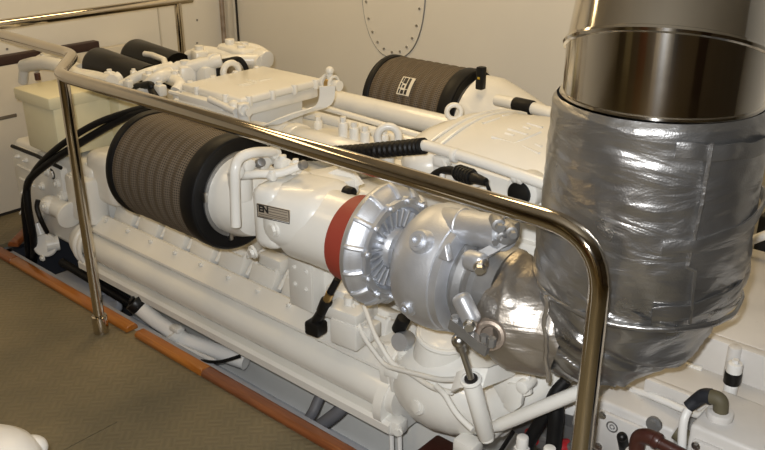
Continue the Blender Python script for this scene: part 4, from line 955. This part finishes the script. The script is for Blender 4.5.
b = MB(); b.tube(spline([A(120, 318, y=1.54), A(150, 338, y=1.52), A(185, 356, y=1.515), A(215, 362, y=1.53), A(240, 356, y=1.57)]), .006, 8)
tag(link('black_bilge_cable', b, 'rubber'), 'thin black cable drooping along the bottom of the white drain pipe', 'cable')
b = MB(); b.tube([A(160, 337, y=1.535), A(215, 361, y=1.56)], .008, 8); tag(link('bilge_copper_line', b, 'whiteplastic'), 'thin white line lying beside the drain pipe in the pit', 'pipe')
b = MB(); b.tube([A(62, 262, y=1.57), A(140, 310, y=1.60)], .018, 12); tag(link('dark_bilge_pipe', b, 'rubber'), 'dark pipe running low beneath the engine flank at the far end', 'pipe')
b = MB()
b.box(A(76, 290, z=-.10), (.30, .14, .08), bev=.03, seg=3); b.box(A(95, 302, z=-.12), (.24, .13, .06), bev=.02, seg=3)
tag(link('bilge_bag', b, 'hull'), 'crumpled pale grey lump in the pit beside the wooden edge', 'bag')
for k, (p, lab) in enumerate((((322, 394), 'left of two grey braided hoses in the pit under the engine'), ((340, 400), 'right of two grey braided hoses in the pit, curving wider'))):
    px, py = p; b = MB()
    pts = [A(px+5, py-8, y=1.63), A(px-3, py+5, y=1.60), A(px-9, py+18, y=1.57), A(px-18-k*4, py+32, y=1.545)] if k == 0 else [A(px+8, py-4, y=1.64), A(px+2, py+8, y=1.61), A(px-12, py+20, y=1.58), A(px-32, py+34, y=1.545)]
    b.tube(spline(pts, 10), (.018, .022)[k], 14)
    tag(link('braided_hose', b, 'greyhose'), lab, 'hose', 'grey braided hoses in the pit')
for px, lab in ((391, 'left of two thin white lines hanging below the water pump'), (399, 'right of two thin white lines hanging below the water pump')):
    b = MB(); b.tube([A(px, 425, y=1.62), A(px+1, 455, y=1.60)], .008, 8); tag(link('hanging_fuel_line', b, 'whiteplastic'), lab, 'pipe', 'thin lines under the pump')
b = MB(); b.box(A(442, 462, y=1.66), (.13, .12, .08), bev=.01); part('brown_mount_block', b, 'brownpipe', en)

# ================================================================== GEARBOX AND VALVE GEAR AT THE LOWER RIGHT
# white bench with a hinged lid
gb = thing('gearbox_housing', 'broad white gearbox housing with a flat pinkish top at the lower right', 'gearbox', (-.35, 2.1, .0))
gy0 = 1.95
fA, fB = A(706, 336, y=gy0), A(765, 357, y=gy0)
gz_top = (fA.z+fB.z)/2; fl_, fr_ = A(680, 359, y=gy0), .25
gz_led = A(725, 376, y=gy0).z
b = MB(); b.prism([(fl_.x, gz_led-.01), (fl_.x, gz_led+.012), (fA.x, gz_top), (fr_, gz_top), (fr_, gz_led-.01)], (0, gy0, 0), (1, 0, 0), (0, 0, 1), (0, .03, 0), bev=.004); part('front_cover_plate', b, 'dirtywhite', gb)
b = MB(); b.box(((fA.x+fr_)/2-.05, gy0+.33, gz_top-.015), (fr_-fA.x+.1, .60, .03), bev=.006); part('top_cover', b, 'dirtywhite', gb)
lz = A(720, 397, y=gy0-.13).z
b = MB(); b.box(((fl_.x-.03+fr_)/2, gy0-.06, gz_led-.013), (fr_-fl_.x+.03, .16, .022), bev=.004); b.box(((fl_.x-.03+fr_)/2, gy0-.14, gz_led-.02), (fr_-fl_.x+.03, .022, .05), bev=.007); part('step_ledge', b, 'dirtywhite', gb)
b = MB(); b.box(((fl_.x+fr_)/2, gy0+.25, gz_led/2-.05), (fr_-fl_.x, .66, gz_led+.06), bev=.01); part('lower_case', b, 'dirtywhite', gb)
q = A(735, 350, y=gy0); b = MB(); b.cyl((q.x, gy0, gz_led), (q.x, gy0, gz_top+.001), .017, n=20, bev=.004); part('lid_rib', b, 'dirtywhite', gb)
for (px, py) in ((690, 365), (698, 368)):
    b = MB(); q = A(px, py, z=gz_led); b.box(q, (.022, .014, .010), bev=.003); part('ledge_stud', b, 'white', gb)
q = A(729, 396, z=gz_led-.002); zz = gz_led-.002
bp_ = thing('breather_plug', 'white upright breather plug with a black band standing on the gearbox ledge', 'plug', (q.x, q.y, zz))
s_ = .0185; ph = .105
b = MB(); b.cyl((q.x, q.y, zz), (q.x, q.y, zz+ph*.40), s_*.9, n=22, bev=.003); b.cyl((q.x, q.y, zz+ph*.38), (q.x, q.y, zz+ph*.92), s_*1.02, s_*.98, n=22, bev=.006); b.cyl((q.x, q.y, zz+ph*.9), (q.x, q.y, zz+ph), s_*.42, n=6); part('plug_body', b, 'whiteplastic', bp_)
b = MB(); b.cyl((q.x, q.y, zz+ph*.36), (q.x, q.y, zz+ph*.68), s_*1.1, n=22, bev=.003); part('black_band', b, 'plasticblack', bp_)
b = MB(); b.box(A(600, 394, y=2.0)+Vector((0, 0, -.02)), (.24, .20, .16), bev=.008); part('side_cover', b, 'dirtywhite', gb)
# filter boxes in front of it
def vbox(name, label, cat, pxa, pya, pxb, y, depth, h, m='dirtywhite', bolts=True, group=None):
    a_ = A(pxa, pya, y=y); w_ = A(pxb, pya+(pxb-pxa)*.3, y=y).x-a_.x
    t = thing(name, label, cat, (a_.x+w_/2, y+depth/2, a_.z-h), group)
    b = MB(); b.box((a_.x+w_/2, y+depth/2, a_.z-h/2), (w_, depth, h), bev=.010, seg=3); part('box_shell', b, m, t)
    b = MB(); b.box((a_.x+w_/2, y-.006, a_.z-h/2), (w_*.84, .016, h*.72), bev=.006); f_ = part('face_plate', b, m, t)
    if bolts:
        for sx in (.14, .86):
            for sz in (.2, .8):
                b = MB(); b.bolt((a_.x+w_*sx, y-.014, a_.z-h*sz), (0, -1, 0), .007, .007); part('face_bolt', b, 'bolt', f_)
    return t, a_, w_
t1, a1, w1 = vbox('valve_box', 'white box with bolted face and round emblem right behind the near handrail post', 'box', 596, 398, 676, 1.72, .34, .16)
b = MB(); q = A(612, 427, y=1.703); b.torus((q.x, 1.703, q.z), (0, 1, 0), .014, .002, 20, 6); b.torus((q.x, 1.703, q.z), (0, 1, 0), .006, .0015, 14, 6); part('emblem_ring', b, 'castdark', t1)
b = MB(); q = A(654, 424, y=1.70); b.bolt(q, (0, -1, .1), .013, .012); part('dark_bolt', b, 'castdark', t1)
t2, a2, w2 = vbox('valve_box', 'white box topped by an upright khaki and black hose elbow in the lower right corner', 'box', 690, 424, 775, 1.66, .19, .20)
b = MB(); q = A(718, 425, y=1.73); b.cyl((q.x, q.y, a2.z-.004), (q.x, q.y, a2.z+.018), .030, n=20, bev=.004); part('hose_socket', b, 'dirtywhite', t2)
el = thing('elbow_hose', 'dark taped hose bending off the white box at the lower right', 'hose', (q.x, q.y, a2.z+.014))
zq = a2.z
p0 = Vector((q.x, q.y, zq+.016))
b = MB(); b.tube(rounded([p0, A(721, 399, y=1.73), A(708, 396, y=1.73)], .035, 8), .0175, 18); part('khaki_wrap', b, 'olive', el)
b = MB(); pts = spline([A(711, 396.7, y=1.73), A(704, 396, y=1.73), A(697, 400, y=1.73), A(688, 407, y=1.72)], 6); b.tube(pts,   .02, 18, radii=[.0195-.0003*i for i in range(len(pts))]); part('black_sleeve', b, 'blueblack', el)
b = MB(); b.tube(spline([A(710, 408, y=1.76), A(700, 415, y=1.76), A(685, 410, y=1.78), A(650, 395, y=1.80), A(628, 388, y=1.82)], 6), .0095, 10)
tag(link('white_grease_line', b, 'whiteplastic'), 'thin white pipe leaving the dark hose elbow toward the silver jacket', 'pipe')
b = MB(); b.tube(spline([A(688, 410, y=1.68), A(684, 420, y=1.665), A(682, 440, y=1.655), A(682, 470, y=1.645)], 6), .0105, 10)
tag(link('white_vertical_line', b, 'whiteplastic'), 'thin upright white pipe between the two white boxes at the lower right', 'pipe')
bpz = thing('brown_pipe_elbow', 'dark brown pipe elbow with collar between the white boxes at the lower right', 'pipe elbow', A(640, 450, y=1.62))
b = MB(); b.tube(spline([A(637, 456, y=1.62), A(637, 445, y=1.62), A(640, 437, y=1.62), A(650, 437, y=1.62), A(660, 443, y=1.62)], 6), .0185, 18); part('elbow_bend', b, 'brownpipe', bpz)
b = MB(); b.tube([A(654, 440, y=1.62), A(680, 453, y=1.62), A(690, 459, y=1.62)], .0145, 16); part('straight_pipe', b, 'brownpipe', bpz)
b = MB(); q_, r_ = A(653, 438.5, y=1.62), A(660, 442.5, y=1.62); b.cyl(q_, r_, .0205, n=20, bev=.003); part('pipe_collar', b, 'brownpipe', bpz)
b = MB(); q_ = A(637, 452, y=1.62); b.cyl(q_-Vector((0, 0, .03)), q_, .028, n=20, bev=.004); part('white_socket', b, 'dirtywhite', bpz)
b = MB(); q_ = A(622, 437, y=1.64); b.cyl(q_+Vector((0, .03, -.06)), q_, .013, n=14, bev=.004); b.ball(q_, .013, n=14); tag(link('black_bolt_cap', b, 'plasticblack'), 'small black cap on the left of the brown pipe elbow', 'cap')
b = MB(); b.tube([A(676, 431, y=1.70), A(690, 441, y=1.70)], .020, 14); tag(link('grey_pipe_union', b, 'olive'), 'grey-brown pipe union leading into the corner white box', 'pipe')
b = MB(); b.box(A(755, 432, y=1.86), (.06, .05, .05), bev=.008); q_ = A(753, 432, y=1.82)
b.cyl(A(752, 405, y=1.86), A(753, 432, y=1.86), .012, n=12); b.bolt(A(752, 434, y=1.84), (0, -1, 0), .014, .012); part('valve_manifold', b, 'dirtywhite', gb)
# hoses, red handled valves and fittings under the strut
for (pts, r_, lab) in ((((566, 380, 1.66), (556, 392, 1.64), (548, 410, 1.62), (530, 440, 1.60), (522, 465, 1.58)), .018, 'thick black hose passing behind the white diagonal strut, left of the other'), (((556, 402, 1.62), (556, 420, 1.61), (553, 450, 1.60)), .021, 'thick black hose hanging from the white diagonal strut, right of the other')):
    b = MB(); b.tube(spline([A(p[0], p[1], y=p[2]+.02) for p in pts], 6), r_, 14); tag(link('black_fuel_hose', b, 'rubber'), lab, 'hose', 'black hoses under the strut')
for i, (px, py, lab) in enumerate(((534, 433, 'red knobbed fitting left of the black hose below the strut'), (563, 444, 'red knobbed fitting right of the black hose below the strut'))):
    q_ = A(px, py, y=1.70); t = thing('red_valve', lab, 'valve', q_-Vector((0, 0, .03)), 'red valves under the strut')
    b = MB(); b.cyl(q_+Vector((.02, 0, 0)), q_-Vector((.005, .03, 0)), .024, n=18, bev=.005); part('valve_knob', b, 'redknob', t)
    b = MB(); b.box(q_+Vector((.045, .0, .0)), (.05, .05, .05), bev=.008); b.cyl(q_+Vector((.05, -.03, 0)), q_+Vector((.05, .03, .0)), .014, n=12); part('valve_body', b, 'castdark', t)
b = MB(); b.box(A(560, 425, y=1.80), (.30, .05, .16), bev=.01); b.box(A(575, 416, y=1.77), (.09, .02, .07), bev=.004); tag(link('dark_manifold_block', b, 'castdark'), 'dark metal manifold behind the red valves beneath the strut', 'manifold')
b = MB(); q_ = A(585, 412, y=1.70); b.cyl(q_-Vector((0, 0, .04)), q_+Vector((0, 0, .05)), .030, .022, n=18, bev=.006); tag(link('white_filter_bowl', b, 'whiteplastic'), 'small white cup-shaped fitting left of the near handrail post', 'fitting')
b = MB(); b.box(A(572, 402, y=1.78), (.07, .06, .05), rz=.3, bev=.006); tag(link('white_junction_box', b, 'whiteplastic'), 'small white junction box under the silver jacket by the strut', 'box')
for (px, py, lab) in ((522, 438, 'white hose end on the left black hose below the strut'), (549, 449, 'white hose end on the right black hose below the strut')):
    q_ = A(px, py+8, y=1.585); b = MB(); b.cyl(q_-Vector((0, 0, .07)), q_+Vector((0, 0, .03)), .016, n=16, bev=.004); b.cyl(q_-Vector((0, 0, .02)), q_-Vector((0, 0, .005)), .021, n=6); tag(link('hose_fitting', b, 'whiteplastic'), lab, 'hose fitting', 'white hose ends')
b = MB(); b.tube([A(513, 432, y=1.6), A(498, 455, y=1.6)], .006, 8); tag(link('thin_black_cable', b, 'rubber'), 'thin black cable running down from the lower end of the strut', 'cable')
b = MB(); b.box((-.62, 1.9, .04), (.55, .5, .10), bev=.01); part('gearbox_tray', b, 'dirtywhite', gb)
# black cabinet at the far right with a white pipe
b = MB(); xk = A(744, 265, y=2.55).x; zk = A(757, 222, y=2.55).z; b.box((xk+.35, 2.76, zk/2), (.7, .30, zk), bev=.008)
tag(link('black_cabinet', b, 'darkcab'), 'dark cabinet standing behind the silver jacket at the right edge', 'cabinet')
b = MB(); b.tube([A(742, 244, y=2.5), A(800, 222, y=2.5)], .014, 12); tag(link('white_cross_pipe', b, 'whiteplastic'), 'short white pipe sticking out behind the silver jacket at the right edge', 'pipe')

# ================================================================== WHITE DOMED VESSEL AT THE BOTTOM LEFT
q = A(-24, 450, z=.42)
dv = thing('domed_vessel', 'smooth white domed vessel standing on the floor in the lower left corner', 'vessel', (q.x, q.y, 0))
b = MB(); b.lathe([(0, 0), (0, .13), (.34, .135), (.37, .132), (.40, .118), (.42, .095), (.435, .06), (.44, 0)], (q.x, q.y, 0), (0, 0, 1), 48); part('vessel_shell', b, 'whiteplastic', dv)
b = MB(); qq = A(30, 449, z=.36); b.ball(qq, (.04, .04, .028)); part('side_boss', b, 'whiteplastic', dv)

# ================================================================== LIGHT
def area(name, loc, rot, sx, sy, e, col):
    l = bpy.data.lights.new(name, 'AREA'); l.shape = 'RECTANGLE'; l.size = sx; l.size_y = sy; l.energy = e; l.color = col
    o = bpy.data.objects.new(name, l); COL.objects.link(o); o.location = loc; o.rotation_euler = rot; return o
WARM = (1.0, .73, .38)
lamps = ((-2.9, .6), (-1.5, 2.35), (-3.0, 2.35), (.4, -2.6))  # last one is added behind the camera to brighten the duct's reflections
for i, (x, y) in enumerate(lamps):
    t = thing('ceiling_light', ('ceiling lamp above the front floor plates', 'ceiling lamp over the near end of the engine', 'ceiling lamp over the far end of the engine by the corner', 'unseen lamp added behind the photographer to brighten the duct reflections')[i], 'light', (x, y, ZC-.05))
    b = MB(); b.box((x, y, ZC-.02), (.34, 1.14, .04), bev=.004); part('lamp_housing', b, 'lampbody', t)
    area('lamp_light', (x, y, ZC-.045), (0, 0, 0), .30, 1.1, (7, 11, 13, 28)[i], WARM)
# the camera's own flash, just above and left of the lens
fp = bpy.data.lights.new('camera_flash', 'AREA'); fp.shape = 'RECTANGLE'; fp.size = .045; fp.size_y = .025; fp.energy = 40; fp.color = (.97, .985, 1.0)
fo = bpy.data.objects.new('camera_flash', fp); COL.objects.link(fo)
fo.location = Vector((0, 0, EYE)) + Vector((-HY, HX, 0))*.035 + Vector((HX*SP, HY*SP, CP))*.055
fo.rotation_euler = cam.rotation_euler
w = bpy.data.worlds.new('world'); sc.world = w; w.use_nodes = True
w.node_tree.nodes['Background'].inputs['Color'].default_value = (.5, .42, .3, 1); w.node_tree.nodes['Background'].inputs['Strength'].default_value = .05
vs = sc.view_settings; sc.display_settings.display_device = 'sRGB'
vs.view_transform = 'Standard'; vs.look = 'None'; vs.gamma = 1; vs.use_curve_mapping = False; vs.exposure = 0.0
